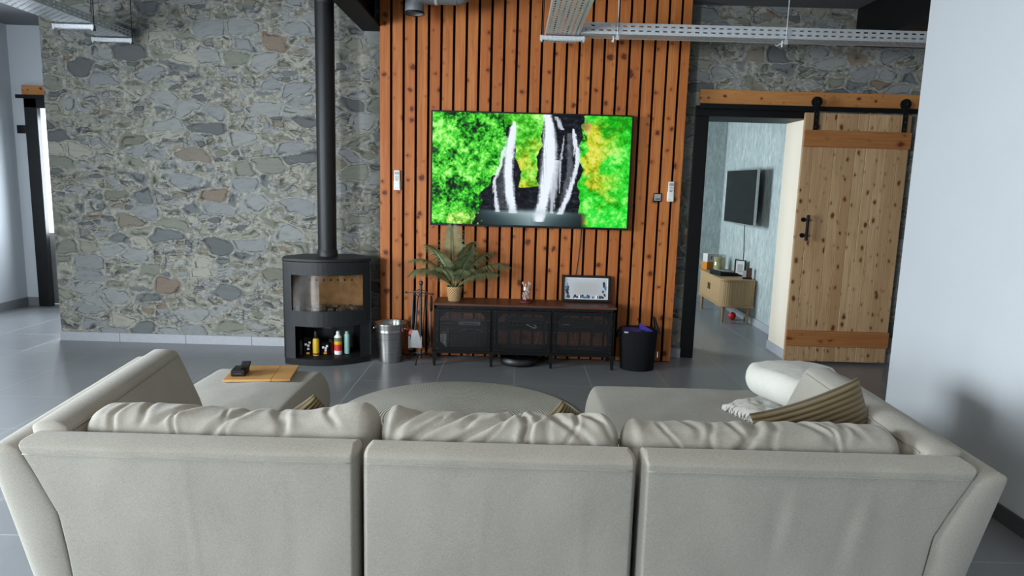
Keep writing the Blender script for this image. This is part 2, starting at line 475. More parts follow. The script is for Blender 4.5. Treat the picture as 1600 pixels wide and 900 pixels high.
def rug_mat():
    t = NT('jute_rug'); v = t.coord(); x, y, z = t.sep(v)
    r = t.math('SQRT', t.math('ADD', t.math('MULTIPLY', x, x), t.math('MULTIPLY', y, y)))
    th = t.math('ARCTAN2', y, x)
    w = t.math('SINE', t.math('MULTIPLY', r, 2 * PI / 0.018))
    w2 = t.math('SINE', t.math('ADD', t.math('MULTIPLY', th, 210.0), t.math('MULTIPLY', t.math('FLOOR', t.math('DIVIDE', r, 0.018)), 1.7)))
    n = t.noise(v, 90, 4, 0.7); big = t.noise(v, 2.6, 3)
    f = t.math('ADD', t.math('ADD', t.math('MULTIPLY', w, 0.12), t.math('MULTIPLY', w2, 0.08)), t.math('ADD', t.math('MULTIPLY', n.outputs[0], 0.7), t.math('MULTIPLY', big.outputs[0], 0.3)))
    t.set(color=t.ramp(f, [(0.25, srgb(172, 170, 160)), (0.8, srgb(226, 224, 214))]), rough=0.95, spec=0.1)
    t.bump(t.math('ADD', w, t.math('MULTIPLY', n.outputs[0], 2.0)), 0.6, 0.006)
    MAT['jute'] = t.m
rug_mat()

def bedroom_wall():
    t = NT('bedroom_wallpaper'); v = t.coord()
    n = t.noise(t.mapping(v, (26, 26, 7)), 1.0, 5, 0.75, 0.6)
    t.set(color=t.ramp(n.outputs[0], [(0.3, srgb(140, 152, 154)), (0.55, srgb(176, 186, 184)), (0.75, srgb(214, 218, 210))]), rough=0.7, spec=0.3)
    t.bump(n.outputs[0], 0.2, 0.003)
    MAT['bed_wall'] = t.m
bedroom_wall()

def pane_mat():
    t = NT('window_pane')
    tr = t.new('ShaderNodeBsdfTransparent'); gl = t.new('ShaderNodeBsdfGlossy'); gl.inputs['Roughness'].default_value = 0.02
    mx = t.new('ShaderNodeMixShader'); mx.inputs[0].default_value = 0.06
    t.ln(tr.outputs[0], mx.inputs[1]); t.ln(gl.outputs[0], mx.inputs[2]); t.ln(mx.outputs[0], t.out.inputs[0])
    MAT['pane'] = t.m
    t = NT('stove_pane')
    tr = t.new('ShaderNodeBsdfTransparent'); tr.inputs[0].default_value = (0.85, 0.82, 0.78, 1)
    gl = t.new('ShaderNodeBsdfGlossy'); gl.inputs['Roughness'].default_value = 0.03
    mx = t.new('ShaderNodeMixShader'); mx.inputs[0].default_value = 0.09
    t.ln(tr.outputs[0], mx.inputs[1]); t.ln(gl.outputs[0], mx.inputs[2]); t.ln(mx.outputs[0], t.out.inputs[0])
    MAT['stove_glass'] = t.m
    t = NT('jar_glass')
    tr = t.new('ShaderNodeBsdfTransparent'); tr.inputs[0].default_value = (0.92, 0.94, 0.93, 1)
    gl = t.new('ShaderNodeBsdfGlossy'); gl.inputs['Roughness'].default_value = 0.05
    mx = t.new('ShaderNodeMixShader'); mx.inputs[0].default_value = 0.15
    t.ln(tr.outputs[0], mx.inputs[1]); t.ln(gl.outputs[0], mx.inputs[2]); t.ln(mx.outputs[0], t.out.inputs[0])
    MAT['jar_glass'] = t.m
pane_mat()

def perforated(name, ax, ay, px, py, fx, fy, stag=True, rgb=(206, 211, 215), metal=0.25, rough=0.42, off=(0, 0)):
    """sheet with rows of slots cut through: pitch px,py along axes ax,ay; open fraction fx,fy"""
    t = NT(name); v = t.coord(); c = dict(zip('xyz', t.sep(v)))
    u = t.math('DIVIDE', t.math('ADD', c[ax], off[0]), px); w = t.math('DIVIDE', t.math('ADD', c[ay], off[1]), py)
    if stag: u = t.math('ADD', u, t.math('MULTIPLY', t.math('FLOOR', w), 0.5))
    mu = t.math('LESS_THAN', t.math('ABSOLUTE', t.math('SUBTRACT', t.math('FRACT', u), 0.5)), fx / 2)
    mw = t.math('LESS_THAN', t.math('ABSOLUTE', t.math('SUBTRACT', t.math('FRACT', w), 0.5)), fy / 2)
    hole = t.math('MULTIPLY', mu, mw)
    n = t.noise(v, 40, 3)
    cc = srgb(*rgb)
    t.set(color=t.ramp(n.outputs[0], [(0.3, tuple(k * 0.85 for k in cc[:3]) + (1,)), (0.7, cc)]), rough=rough, metal=metal)
    tr = t.new('ShaderNodeBsdfTransparent'); mx = t.new('ShaderNodeMixShader')
    t.ln(hole, mx.inputs[0]); t.ln(t.p.outputs[0], mx.inputs[1]); t.ln(tr.outputs[0], mx.inputs[2]); t.ln(mx.outputs[0], t.out.inputs[0])
    MAT[name] = t.m
perforated('tray_base_y', 'y', 'x', 0.06, 0.034, 0.52, 0.34)
perforated('tray_side_y', 'y', 'z', 0.06, 0.028, 0.52, 0.36, False, off=(0, -0.004))
perforated('tray_base_x', 'x', 'y', 0.06, 0.034, 0.52, 0.34)
perforated('tray_side_x', 'x', 'z', 0.06, 0.032, 0.52, 0.34, False, off=(0, -0.010))
perforated('steel_mesh', 'x', 'z', 0.011, 0.011, 0.60, 0.60, False, rgb=(13, 14, 15), metal=0.0, rough=0.6)
perforated('steel_mesh_side', 'y', 'z', 0.011, 0.011, 0.60, 0.60, False, rgb=(13, 14, 15), metal=0.0, rough=0.6)

def wicker_mat():
    t = NT('wicker'); v = t.coord(); x, y, z = t.sep(v)
    th = t.math('MULTIPLY', t.math('ARCTAN2', y, x), 9.0)
    row = t.math('DIVIDE', z, 0.011)
    s = t.math('SINE', t.math('ADD', t.math('MULTIPLY', th, 2.0), t.math('MULTIPLY', t.math('FLOOR', row), PI)))
    f = t.math('MULTIPLY', t.math('ADD', s, 1.0), 0.5)
    t.set(color=t.ramp(f, [(0.1, srgb(116, 84, 52)), (0.7, srgb(204, 170, 122))]), rough=0.7)
    t.bump(f, 0.8, 0.004)
    MAT['wicker'] = t.m
wicker_mat()

def attr_emit(name, strength):
    t = NT(name)
    a = t.new('ShaderNodeVertexColor', layer_name='Col')
    t.set(color=(0.004, 0.004, 0.004, 1), rough=0.3, spec=0.08, emit=a.outputs[0], estr=strength)
    MAT[name] = t.m
attr_emit('screen_picture', 0.93)
def attr_print(name):
    t = NT(name)
    a = t.new('ShaderNodeVertexColor', layer_name='Col')
    t.set(color=a.outputs[0], rough=0.4)
    MAT[name] = t.m
attr_print('printed_picture')

def picture_grid(name, nx, ny, w, h, rgb, mat, parent=None):
    """flat picture in the XZ plane (facing -Y); rgb: (ny+1, nx+1, 3) linear, row 0 at the top"""
    xs = np.linspace(-w / 2, w / 2, nx + 1); zs = np.linspace(h / 2, -h / 2, ny + 1)
    X, Z = np.meshgrid(xs, zs)
    co = np.stack([X, np.zeros_like(X), Z], -1).reshape(-1, 3)
    i, j = np.meshgrid(np.arange(nx), np.arange(ny))
    a = (j * (nx + 1) + i).ravel()
    F = np.stack([a, a + (nx + 1), a + nx + 2, a + 1], -1)
    me = bpy.data.meshes.new(name); me.from_pydata(co.tolist(), [], F.tolist())
    at = me.color_attributes.new('Col', 'FLOAT_COLOR', 'POINT')
    c = np.concatenate([rgb.reshape(-1, 3), np.ones((co.shape[0], 1))], 1).astype(np.float32)
    at.data.foreach_set('color', c.ravel())
    me.materials.append(MAT[mat])
    o = bpy.data.objects.new(name, me); COL.objects.link(o)
    if parent: o.parent = parent
    return o
def lin(c):
    c = np.asarray(c, float) / 255.0
    return np.where(c <= 0.04045, c / 12.92, ((c + 0.055) / 1.055) ** 2.4)

# ================================================================ THE SETTING
CZ = 3.16
struct('floor', B(-6.2, 4.8, -3.6, 9.8, -0.1, 0.0), 'floor_tile')
struct('ceiling', B(-6.2, 4.8, -3.6, 9.8, CZ, CZ + 0.12), 'ceiling_grey')
# stone-papered back wall with the bedroom doorway
struct('wall_back', wall_holes('Y', 6.27, 0.48, -4.225, 4.6, 0, CZ, [(1.66, 2.62, 0, 2.27)]), 'stone')
struct('wall_left', wall_holes('X', -5.69, -0.25, -3.4, 8.1, 0, CZ, [(0.65, 3.15, 0.95, 2.45)]), 'white_wall')
struct('wall_hall', wall_holes('Y', 7.90, 0.2, -5.69, -2.9, 0, CZ, [(-5.53, -4.32, 0, 2.35)]), 'white_wall')
struct('wall_hall_end', B(-3.0, -2.8, 6.75, 8.1, 0, CZ), 'white_wall')
struct('wall_rear', wall_holes('Y', -3.2, -0.25, -5.9, 4.6, 0, CZ, [(-3.75, -2.65, 1.15, 2.75), (-5.0, -4.1, 0.8, 2.8)]), 'white_wall')
# white wall on the right, ending short of the back wall
struct('wall_right', B(2.43, 2.62, -3.2, 4.26, 0, CZ), 'white_wall')
struct('wall_right_far', B(4.45, 4.6, -3.2, 6.27, 0, CZ), 'white_wall')
# bedroom behind the doorway
struct('wall_bedroom_right', B(2.87, 3.0, 6.75, 9.6, 0, CZ), 'bed_wall')
struct('wall_bedroom_end', B(-0.6, 3.0, 9.5, 9.65, 0, CZ), 'bed_wall')
struct('wall_bedroom_left', wall_holes('X', -0.40, -0.1, 6.75, 9.65, 0, CZ, [(7.95, 9.15, 0.95, 2.15)]), 'white_wall')
# plastered reveal of the doorway
struct('trim_1', B(2.60, 2.625, 6.268, 6.752, 0, 2.27), 'cream_wall')
# skirting
bm = NB()
xs = [-4.23, -3.67, -3.05, -2.43, -1.81, -1.19]
for a, b in zip(xs, xs[1:]): box(bm, a + 0.0015, b - 0.0015, 6.255, 6.272, 0, 0.085, 0.002)
box(bm, 1.47, 1.60, 6.255, 6.272, 0, 0.085)
box(bm, 2.64, 3.2, 6.255, 6.272, 0, 0.085); box(bm, 3.203, 4.4, 6.255, 6.272, 0, 0.085)
struct('baseboard_back', bm, 'skirt_tile')
struct('baseboard_left', B(-5.695, -5.676, -3.2, 7.9, 0, 0.10), 'skirt_grey')
struct('baseboard_hall', B(-5.69, -5.53, 7.886, 7.902, 0, 0.10), 'skirt_grey')
struct('baseboard_right', B(2.414, 2.432, -3.2, 4.26, 0, 0.082), 'skirt_dark')
bm = NB()
ys = [6.76, 7.36, 7.96, 8.56, 9.16, 9.5]
for a, b in zip(ys, ys[1:]): box(bm, 2.853, 2.872, a + 0.001, b - 0.001, 0, 0.085)
box(bm, 2.585, 2.602, 6.27, 6.75, 0, 0.085)
box(bm, -0.4, 2.853, 9.484, 9.502, 0, 0.085)
struct('baseboard_bedroom', bm, 'skirt_tile')

# windows (out of frame: they light the room)
def window(name, axis, at, a0, a1, z0, z1, n):
    bm = NB(); f = 0.06
    def bx(p, q, r, s):
        if axis == 'X': box(bm, at - 0.03, at + 0.03, p, q, r, s)
        else: box(bm, p, q, at - 0.03, at + 0.03, r, s)
    bx(a0, a1, z0, z0 + f); bx(a0, a1, z1 - f, z1)
    for i in range(n + 1):
        c = a0 + (a1 - a0 - f) * i / n; bx(c, c + f, z0 + f, z1 - f)
    w = struct(name, bm, 'white_plastic')
    pb = B(at - 0.004, at + 0.004, a0 + f, a1 - f, z0 + f, z1 - f) if axis == 'X' else B(a0 + f, a1 - f, at - 0.004, at + 0.004, z0 + f, z1 - f)
    struct('pane', pb, 'pane', w)
window('window_1', 'X', -5.74, 0.65, 3.15, 0.95, 2.45, 2)
window('window_2', 'Y', -3.25, -3.75, -2.65, 1.15, 2.75, 2)
window('window_4', 'Y', -3.25, -5.0, -4.1, 0.8, 2.8, 1)
window('window_3', 'X', -0.46, 7.95, 9.15, 0.95, 2.15, 1)

# black frame of the bedroom doorway
bm = NB()
box(bm, 1.59, 1.715, 6.255, 6.76, 0, 2.215, 0.004)
box(bm, 1.59, 2.64, 6.255, 6.76, 2.215, 2.305, 0.004)
struct('trim_2', bm, 'black_frame')
# black frame of the door in the side hall, with the glazed outer door in it
bm = NB()
box(bm, -5.535, -5.392, 7.86, 7.925, 0, 2.398, 0.004)
box(bm, -4.45, -4.30, 7.86, 7.925, 0, 2.398, 0.004)
box(bm, -5.535, -4.30, 7.86, 7.925, 2.265, 2.398, 0.004)
d1 = struct('door_1', bm, 'black_frame')
bm = NB()
box(bm, -5.528, -4.322, 8.03, 8.06, 0.005, 0.80)
box(bm, -5.528, -5.515, 8.03, 8.06, 0.80, 2.345); box(bm, -4.40, -4.322, 8.03, 8.06, 0.80, 2.345)
box(bm, -5.515, -4.40, 8.03, 8.06, 0.80, 0.85); box(bm, -5.515, -4.40, 8.03, 8.06, 2.32, 2.345)
struct('door_leaf', bm, 'white_plastic', d1)
struct('pane', B(-5.515, -4.40, 8.04, 8.05, 0.85, 2.32), 'pane', d1)

# steel beams under the ceiling
def ibeam(name, x0, x1, label):
    bm = NB(); zb = 2.862; xm = (x0 + x1) / 2
    box(bm, x0, x1, -3.2, 6.275, zb, zb + 0.018); box(bm, x0, x1, -3.2, 6.275, CZ - 0.02, CZ + 0.005)
    box(bm, xm - 0.012, xm + 0.012, -3.2, 6.275, zb + 0.018, CZ - 0.02)
    tag(obj(name, bm, 'black_steel'), label, 'beam')
ibeam('steel_beam', -1.375, -1.19, 'black steel beam under the ceiling beside the stove pipe')
# ================================================================ SLAT PANEL
sp = thing('slat_panel', 'orange-brown vertical timber slat wall panel behind the big television', 'wall panel', (-1.185, 6.07, 0))
obj('backing', B(0.004, 2.64, 0.0175, 0.20, 0.0, CZ), 'dark_void', sp)
bm = NB(); per = 0.1073
for i in range(25):
    x0 = i * per; x1 = min(x0 + 0.0855, 2.645)
    box(bm, x0, x1, 0.0, 0.018, 0.008, CZ - 0.005, 0.001, 1)
    # short cross-joints where boards are butted
obj('slats', bm, 'slat_wood', sp)

# ================================================================ BIG TELEVISION
def waterfall(nx, ny):
    rs = np.random.RandomState(5)
    u, v = np.meshgrid(np.linspace(0, 1, nx + 1), np.linspace(0, 1, ny + 1))
    A = 16 / 9
    def fbm(sx, sy, octs=4, seed=0, p=0.5):
        r = np.random.RandomState(seed); out = 0; amp = 1; tot = 0
        for o in range(octs):
            gx, gy = int(sx * 2 ** o) + 2, int(sy * 2 ** o) + 2
            g = r.rand(gy + 1, gx + 1); X = u * (gx - 1); Y = v * (gy - 1)
            i = X.astype(int); j = Y.astype(int); fx = X - i; fy = Y - j
            fx = fx * fx * (3 - 2 * fx); fy = fy * fy * (3 - 2 * fy)
            out = out + amp * ((g[j, i] * (1 - fx) + g[j, i + 1] * fx) * (1 - fy) + (g[j + 1, i] * (1 - fx) + g[j + 1, i + 1] * fx) * fy)
            tot += amp; amp *= p
        return out / tot
    def clumps(n, rmin, rmax, seed):
        """leaf rosettes: nearest-clump shading"""
        r = np.random.RandomState(seed); h = np.zeros_like(u)
        for k in range(n):
            cx, cy = r.rand(), r.rand(); R = rmin + (rmax - rmin) * r.rand()
            d = np.sqrt(((u - cx) * A) ** 2 + (v - cy) ** 2) / R
            h = np.maximum(h, np.clip(1 - d, 0, 1) * (0.55 + 0.45 * r.rand()))
        return h
    big = clumps(70, 0.09, 0.20, 1); mid_ = clumps(520, 0.03, 0.07, 2)
    leaf = fbm(110, 62, 2, 2, 0.8); lf2 = fbm(46, 26, 3, 6, 0.6); shade = fbm(9, 5, 3, 12, 0.6)
    lum = np.clip(0.40 * mid_ + 0.30 * big + 0.95 * (lf2 - 0.5) + 0.75 * (leaf - 0.5) + 0.9 * (shade - 0.5) + 0.26, 0, 1) ** 1.1
    c1 = mid_
    dark = np.array([8, 26, 10.]); g1 = np.array([20, 110, 18.]); g2 = np.array([62, 200, 44.]); g3 = np.array([118, 236, 76.]); g4 = np.array([190, 255, 150.])
    def ramp(t, cs):
        t = np.clip(t, 0, 1)[..., None] * (len(cs) - 1); out = 0
        i = np.clip(t.astype(int), 0, len(cs) - 2); f = t - i; cs = np.array(cs)
        return cs[i[..., 0]] * (1 - f) + cs[i[..., 0] + 1] * f
    img = ramp(lum, [dark, g1, g2, g3, g4])
    # right bank: flatter, brighter greens with yellow and orange shrubs
    lum2 = np.clip(lum * 0.75 + 0.24, 0, 1)
    imgR = ramp(lum2, [np.array([10, 60, 8.]), np.array([24, 176, 20.]), np.array([60, 226, 60.]), np.array([160, 250, 120.])])
    yl = fbm(10, 6, 3, 9); ym = np.clip((yl - 0.46) * 7, 0, 1) * np.clip(1.2 - np.abs(u - 0.80) * 7, 0, 1)
    imgY = ramp(lum2, [np.array([60, 70, 8.]), np.array([150, 170, 20.]), np.array([215, 220, 60.]), np.array([240, 225, 130.])])
    ym = ym[..., None]; imgR = imgR * (1 - ym) + imgY * ym
    # orange scrub at the upper middle
    om = (np.exp(-(((u - 0.725) / 0.035) ** 2 + ((v - 0.05) / 0.06) ** 2)) + np.exp(-(((u - 0.775) / 0.02) ** 2 + ((v - 0.1) / 0.04) ** 2)) * 0.8)
    om = np.clip(om * (0.5 + leaf), 0, 1)[..., None]; imgR = imgR * (1 - om) + np.array([190, 120, 90.]) * om
    wob = (fbm(7, 9, 3, 21) - 0.5) * 0.09
    m = (u + wob > 0.755 + 0.02 * np.sin(v * 6))[..., None]
    img = np.where(m, imgR, img)
    # rock and dark gorge in the middle
    rock = ramp(fbm(60, 60, 4, 30, 0.65), [np.array([2, 3, 5.]), np.array([8, 10, 14.]), np.array([30, 34, 44.]), np.array([96, 100, 116.])])
    left = 0.385 - 0.10 * np.clip((v - 0.25), 0, 1) + 0.0 * u
    left = np.where(v > 0.55, 0.315 - 0.28 * (v - 0.55), left)
    gorge = ((u + wob > left) & (u + wob * 0.7 < 0.755 + 0.0 * v))
    # foliage tongue between the two falls
    tong = (np.abs(u + wob * 0.6 - (0.485 + 0.02 * (v - 0.3))) < 0.062 + 0.02 * np.sin(v * 9)) & (v < 0.66 + 2.0 * wob)
    ty = np.clip((v - 0.34) * 4 + (yl - 0.5) * 3, 0, 1)[..., None]
    imgT = ramp(lum2, [np.array([10, 70, 8.]), np.array([46, 160, 20.]), np.array([110, 230, 70.]), np.array([210, 255, 160.])]) * (1 - ty) + imgY * ty
    img = np.where((gorge & ~tong)[..., None], rock, img)
    img = np.where((gorge & tong)[..., None], imgT, img)
    topgreen = (v < 0.10) & (u > 0.36) & (u < 0.56)
    img = np.where(topgreen[..., None], imgT, img)
    # pool
    pool = np.clip((v - 0.855 - wob * 0.25) * 40, 0, 1) * np.clip((u - 0.20) * 18, 0, 1) * np.clip((0.795 - u) * 30, 0, 1)
    pc = ramp(np.clip(1.0 - np.abs(u - 0.50) * 2.6 - (v - 0.9) * 2.0, 0, 1), [np.array([12, 16, 18.]), np.array([58, 76, 80.]), np.array([150, 172, 176.])])
    img = img * (1 - pool[..., None]) + pc * pool[..., None]
    # bushes at the bottom corners
    bush = (np.sqrt(((u - 0.155) * A / 0.125) ** 2 + ((v - 0.99) / 0.10) ** 2) + (lf2 - 0.5) * 1.6 < 1)
    img = np.where(bush[..., None], ramp(lum + 0.25, [dark, np.array([70, 140, 30.]), np.array([150, 220, 80.]), np.array([220, 250, 150.])]), img)
    br = (u > 0.785 + 0.03 * np.sin(v * 14) + wob * 0.4) & (v > 0.83)
    img = np.where(br[..., None], ramp(lum2, [np.array([4, 120, 10.]), np.array([14, 190, 24.]), np.array([40, 226, 60.]), np.array([150, 245, 110.])]), img)
    # water: streams given as centre line + half width over v
    st = fbm(160, 5, 3, 44, 0.7)
    def stream(pts, wmul=1.0, op=1.0):
        nonlocal img
        P_ = np.array(pts); c = np.interp(v, P_[:, 0], P_[:, 1]); w = np.interp(v, P_[:, 0], P_[:, 2]) * wmul
        inside = (v >= P_[0, 0]) & (v <= P_[-1, 0])
        e = np.abs(u + (st - 0.5) * 0.016 + (leaf - 0.5) * 0.010 - c) / w
        a = np.clip((1.25 - e) * 1.7, 0, 1) * inside * op * (0.72 + 0.28 * np.clip(st * 2.6 - 0.55 + (1 - e) * 0.8, 0, 1))
        col = np.array([236, 244, 255.])
        img = img * (1 - a[..., None]) + col * a[..., None]
    stream([(0.07, 0.412, 0.008), (0.15, 0.405, 0.020), (0.3, 0.392, 0.024), (0.42, 0.388, 0.022), (0.55, 0.388, 0.024), (0.7, 0.396, 0.024), (0.8, 0.406, 0.022), (0.89, 0.415, 0.024)])
    stream([(0.30, 0.365, 0.006), (0.45, 0.345, 0.008), (0.6, 0.318, 0.008), (0.75, 0.325, 0.009), (0.88, 0.337, 0.014)], op=0.9)
    stream([(0.2, 0.375, 0.02), (0.5, 0.36, 0.03), (0.85, 0.36, 0.04)], op=0.22)
    stream([(0.0, 0.575, 0.020), (0.12, 0.588, 0.028), (0.25, 0.594, 0.036), (0.4, 0.593, 0.040), (0.6, 0.580, 0.036), (0.78, 0.568, 0.028), (0.9, 0.552, 0.034), (0.96, 0.548, 0.022)])
    stream([(0.4, 0.625, 0.022), (0.6, 0.62, 0.020), (0.88, 0.612, 0.010)], op=0.75)
    stream([(0.02, 0.62, 0.010), (0.13, 0.65, 0.012)], op=0.8)
    stream([(0.18, 0.665, 0.004), (0.4, 0.650, 0.005), (0.7, 0.648, 0.005)], op=0.7)
    stream([(0.12, 0.705, 0.008), (0.3, 0.728, 0.015), (0.42, 0.735, 0.012), (0.6, 0.712, 0.013), (0.75, 0.688, 0.014), (0.89, 0.652, 0.016)], op=0.95)
    stream([(0.16, 0.69, 0.012), (0.5, 0.70, 0.015), (0.8, 0.67, 0.02)], op=0.3)
    mist = np.exp(-(((v - 0.875) / 0.03) ** 2)) * np.clip(1 - np.abs(u - 0.5) * 4.2, 0, 1) * 0.55
    img = img * (1 - mist[..., None]) + np.array([170, 190, 195.]) * mist[..., None]
    return lin(np.clip(img, 0, 255))
tv = thing('television', 'large wall-mounted television showing a waterfall among green trees', 'television', (0.134, 6.07, 1.685))
obj('housing', B(-0.80, 0.80, -0.055, -0.004, -0.44, 0.40, 0.012), 'black_plastic', tv)
bm = NB()
for a in ((-0.866, -0.852, -0.49, 0.49), (0.852, 0.866, -0.49, 0.49), (-0.852, 0.852, -0.49, -0.472), (-0.852, 0.852, 0.478, 0.49)):
    box(bm, a[0], a[1], -0.083, -0.05, a[2], a[3], 0.002, 1)
obj('bezel', bm, 'black_plastic', tv)
scr = picture_grid('screen', 440, 248, 1.706, 0.952, waterfall(440, 248), 'screen_picture', tv)
scr.location = (0, -0.079, 0.003)
obj('back_cover', B(-0.852, 0.852, -0.077, -0.052, -0.472, 0.478), 'black_plastic', tv)
tag(obj('power_cable', T(curve_pts(lambda s: (0.60 - 0.045 * s + 0.006 * math.sin(s * 5), 6.062, 1.26 - 0.7 * s), 14), 0.004, 6), 'black_plastic'),
    'thin black cable hanging from the big television down the slats', 'cable')

# ================================================================ SMALL THINGS ON THE SLATS
def wall_remote(x, z, label):
    t = thing('remote_control', label, 'remote control', (x, 6.07, z), 0, 'white remotes on the slat panel')
    obj('holder', B(-0.030, 0.030, -0.022, 0, -0.086, 0.0, 0.006), 'white_plastic', t)
    b = obj('handset', B(-0.026, 0.026, -0.026, -0.004, -0.07, 0.088, 0.007, 3), 'white_plastic', t)
    obj('display', B(-0.019, 0.019, -0.0275, -0.025, 0.05, 0.075), 'grey_plastic', b)
    for i in range(3):
        obj('button', B(-0.016, 0.016, -0.0285, -0.025, 0.008 + i * 0.012, 0.015 + i * 0.012, 0.002), 'grey_plastic', b)
    obj('button', B(-0.012, 0.010, -0.0285, -0.025, -0.002, 0.003, 0.001), 'black_plastic', b)
wall_remote(-1.033, 1.573, 'white remote control in a holder on the slats left of the big television')
wall_remote(1.369, 1.540, 'white remote control in a holder on the slats right of the big television')
t = thing('thermostat', 'small square grey wall thermostat on the slats right of the television', 'thermostat', (1.257, 6.07, 1.488))
obj('frame', B(-0.037, 0.037, -0.012, 0.0, -0.037, 0.037, 0.004), 'black_plastic', t)
obj('display', B(-0.029, 0.029, -0.0145, -0.011, -0.029, 0.029, 0.002), 'grey_plastic', t)
obj('button', B(-0.02, 0.02, -0.0165, -0.014, -0.018, -0.010, 0.001), 'black_plastic', t)
t = thing('light_switch', 'black square light switch on the white wall of the side hall', 'light switch', (-5.607, 7.90, 2.028))
obj('plate', B(-0.046, 0.046, -0.012, 0, -0.046, 0.046, 0.004), 'black_plastic', t)
obj('rocker', B(-0.03, 0.03, -0.016, -0.011, -0.03, 0.03, 0.003), 'black_plastic', t)

# ================================================================ WOOD STOVE
st = thing('wood_stove', 'black curved-front wood stove standing before the stone wall', 'stove', (-1.57, 5.745, 0), math.radians(13))
HW = 0.362; SAG = 0.13
def yf(x): return -SAG * (1 - (x / HW) ** 2)
def curved(bm, x0, x1, z0, z1, o0=0.0, o1=0.03, n=18):
    xs = [x0 + (x1 - x0) * i / n for i in range(n + 1)]
    pts = [(x, yf(x) + o0) for x in xs] + [(x, yf(x) + o1) for x in reversed(xs)]
    return prism(bm, pts, z0, z1)
def dshape(s=1.0, back=0.33, n=24, off=0.0):
    xs = [-HW * s + 2 * HW * s * i / n for i in range(n + 1)]
    return [(x, yf(x / s) * 1.0 - off) for x in xs] + [(HW * s, 0.16), (0.22 * s, back), (-0.22 * s, back), (-HW * s, 0.16)]
obj('base_plate', P(dshape(0.99), 0.0, 0.055), 'stove_dark', st)
bm = NB()     # carcass: side and back sheets, shelf between firebox and log space
for s in (-1, 1):
    prism(bm, [(s * HW, -0.005), (s * HW, 0.16), (s * 0.22, 0.33), (s * 0.21, 0.315), (s * (HW - 0.02), 0.15), (s * (HW - 0.02), -0.005)], 0.055, 0.885)
box(bm, -0.22, 0.22, 0.312, 0.33, 0.055, 0.885)
prism(bm, dshape(0.975), 0.335, 0.36)
obj('carcass', bm, 'stove_black', st)
obj('top_plate', P(dshape(1.012, 0.336, off=0.006), 0.884, 0.908, bevel=0.004), 'stove_black', st)
for a, b in ((-HW, -0.268), (0.268, HW)):      # posts beside the log space
    obj('side_post', curved(NB(), a, b, 0.055, 0.335, 0.004, 0.03, 6), 'stove_black', st)
bm = NB()
curved(bm, -HW, HW, 0.345, 0.468); curved(bm, -HW, HW, 0.772, 0.880)
curved(bm, -HW, -0.292, 0.468, 0.772, n=6); curved(bm, 0.292, HW, 0.468, 0.772, n=6)
door = obj('door', bm, 'stove_black', st)
obj('door_glass', curved(NB(), -0.292, 0.292, 0.468, 0.772, 0.012, 0.017), 'stove_glass', door)
obj('door_latch', B(-0.028, 0.028, -SAG - 0.014, -SAG + 0.01, 0.327, 0.339, 0.003), 'iron', door)
bm = NB()     # firebox lining
box(bm, -0.31, 0.31, 0.20, 0.22, 0.40, 0.80)
for s in (-1, 1): prism(bm, [(s * 0.305, 0.0), (s * 0.325, 0.0), (s * 0.325, 0.2), (s * 0.305, 0.2)], 0.40, 0.80)
fb = obj('firebox_lining', bm, 'brick_tan', st)
for i in range(7): obj('air_hole', T([(-0.16 + i * 0.06, 0.1995, 0.69), (-0.16 + i * 0.06, 0.197, 0.69)], 0.009, 10), 'dark_void', fb)
obj('baffle', P([(x, y + 0.03) for x, y in dshape(0.85, 0.17)], 0.765, 0.775), 'soot', st)
obj('hearth', P([(x, y + 0.04) for x, y in dshape(0.86, 0.16)], 0.36, 0.46), 'soot', st)
bm = NB()
for i in range(46):
    x = random.uniform(-0.2, 0.24); y = random.uniform(-0.06, 0.13); s = random.uniform(0.008, 0.022)
    m = Matrix.Translation((x, y, 0.46 + s * 0.5 + 0.02 * max(0, 1 - abs(x) * 5) * random.random())) @ Matrix.Rotation(random.uniform(0, 3), 4, 'Z') @ Matrix.Rotation(random.uniform(0, 1), 4, 'X')
    bmesh.ops.create_cube(bm, size=s * 1.6, matrix=m @ Matrix.Diagonal((random.uniform(0.8, 2.2), 1, 0.7, 1)))
obj('embers', bm, 'ash', st)
fp = thing('stove_pipe', 'tall black round stove pipe rising in front of the stone wall', 'stove pipe', (-1.612, 5.908, 0.908))
obj('tube', Lt([(0.079, 0.0), (0.079, CZ - 0.90)], 40), 'stove_black', fp, 'auto')
obj('collar', Lt([(0.086, 0.0), (0.086, 0.045), (0.081, 0.052), (0.081, 0.06)], 40), 'stove_black', fp, 'auto')
obj('joint_ring', Lt([(0.0805, 2.085), (0.0805, 2.095)], 40), 'iron', fp)
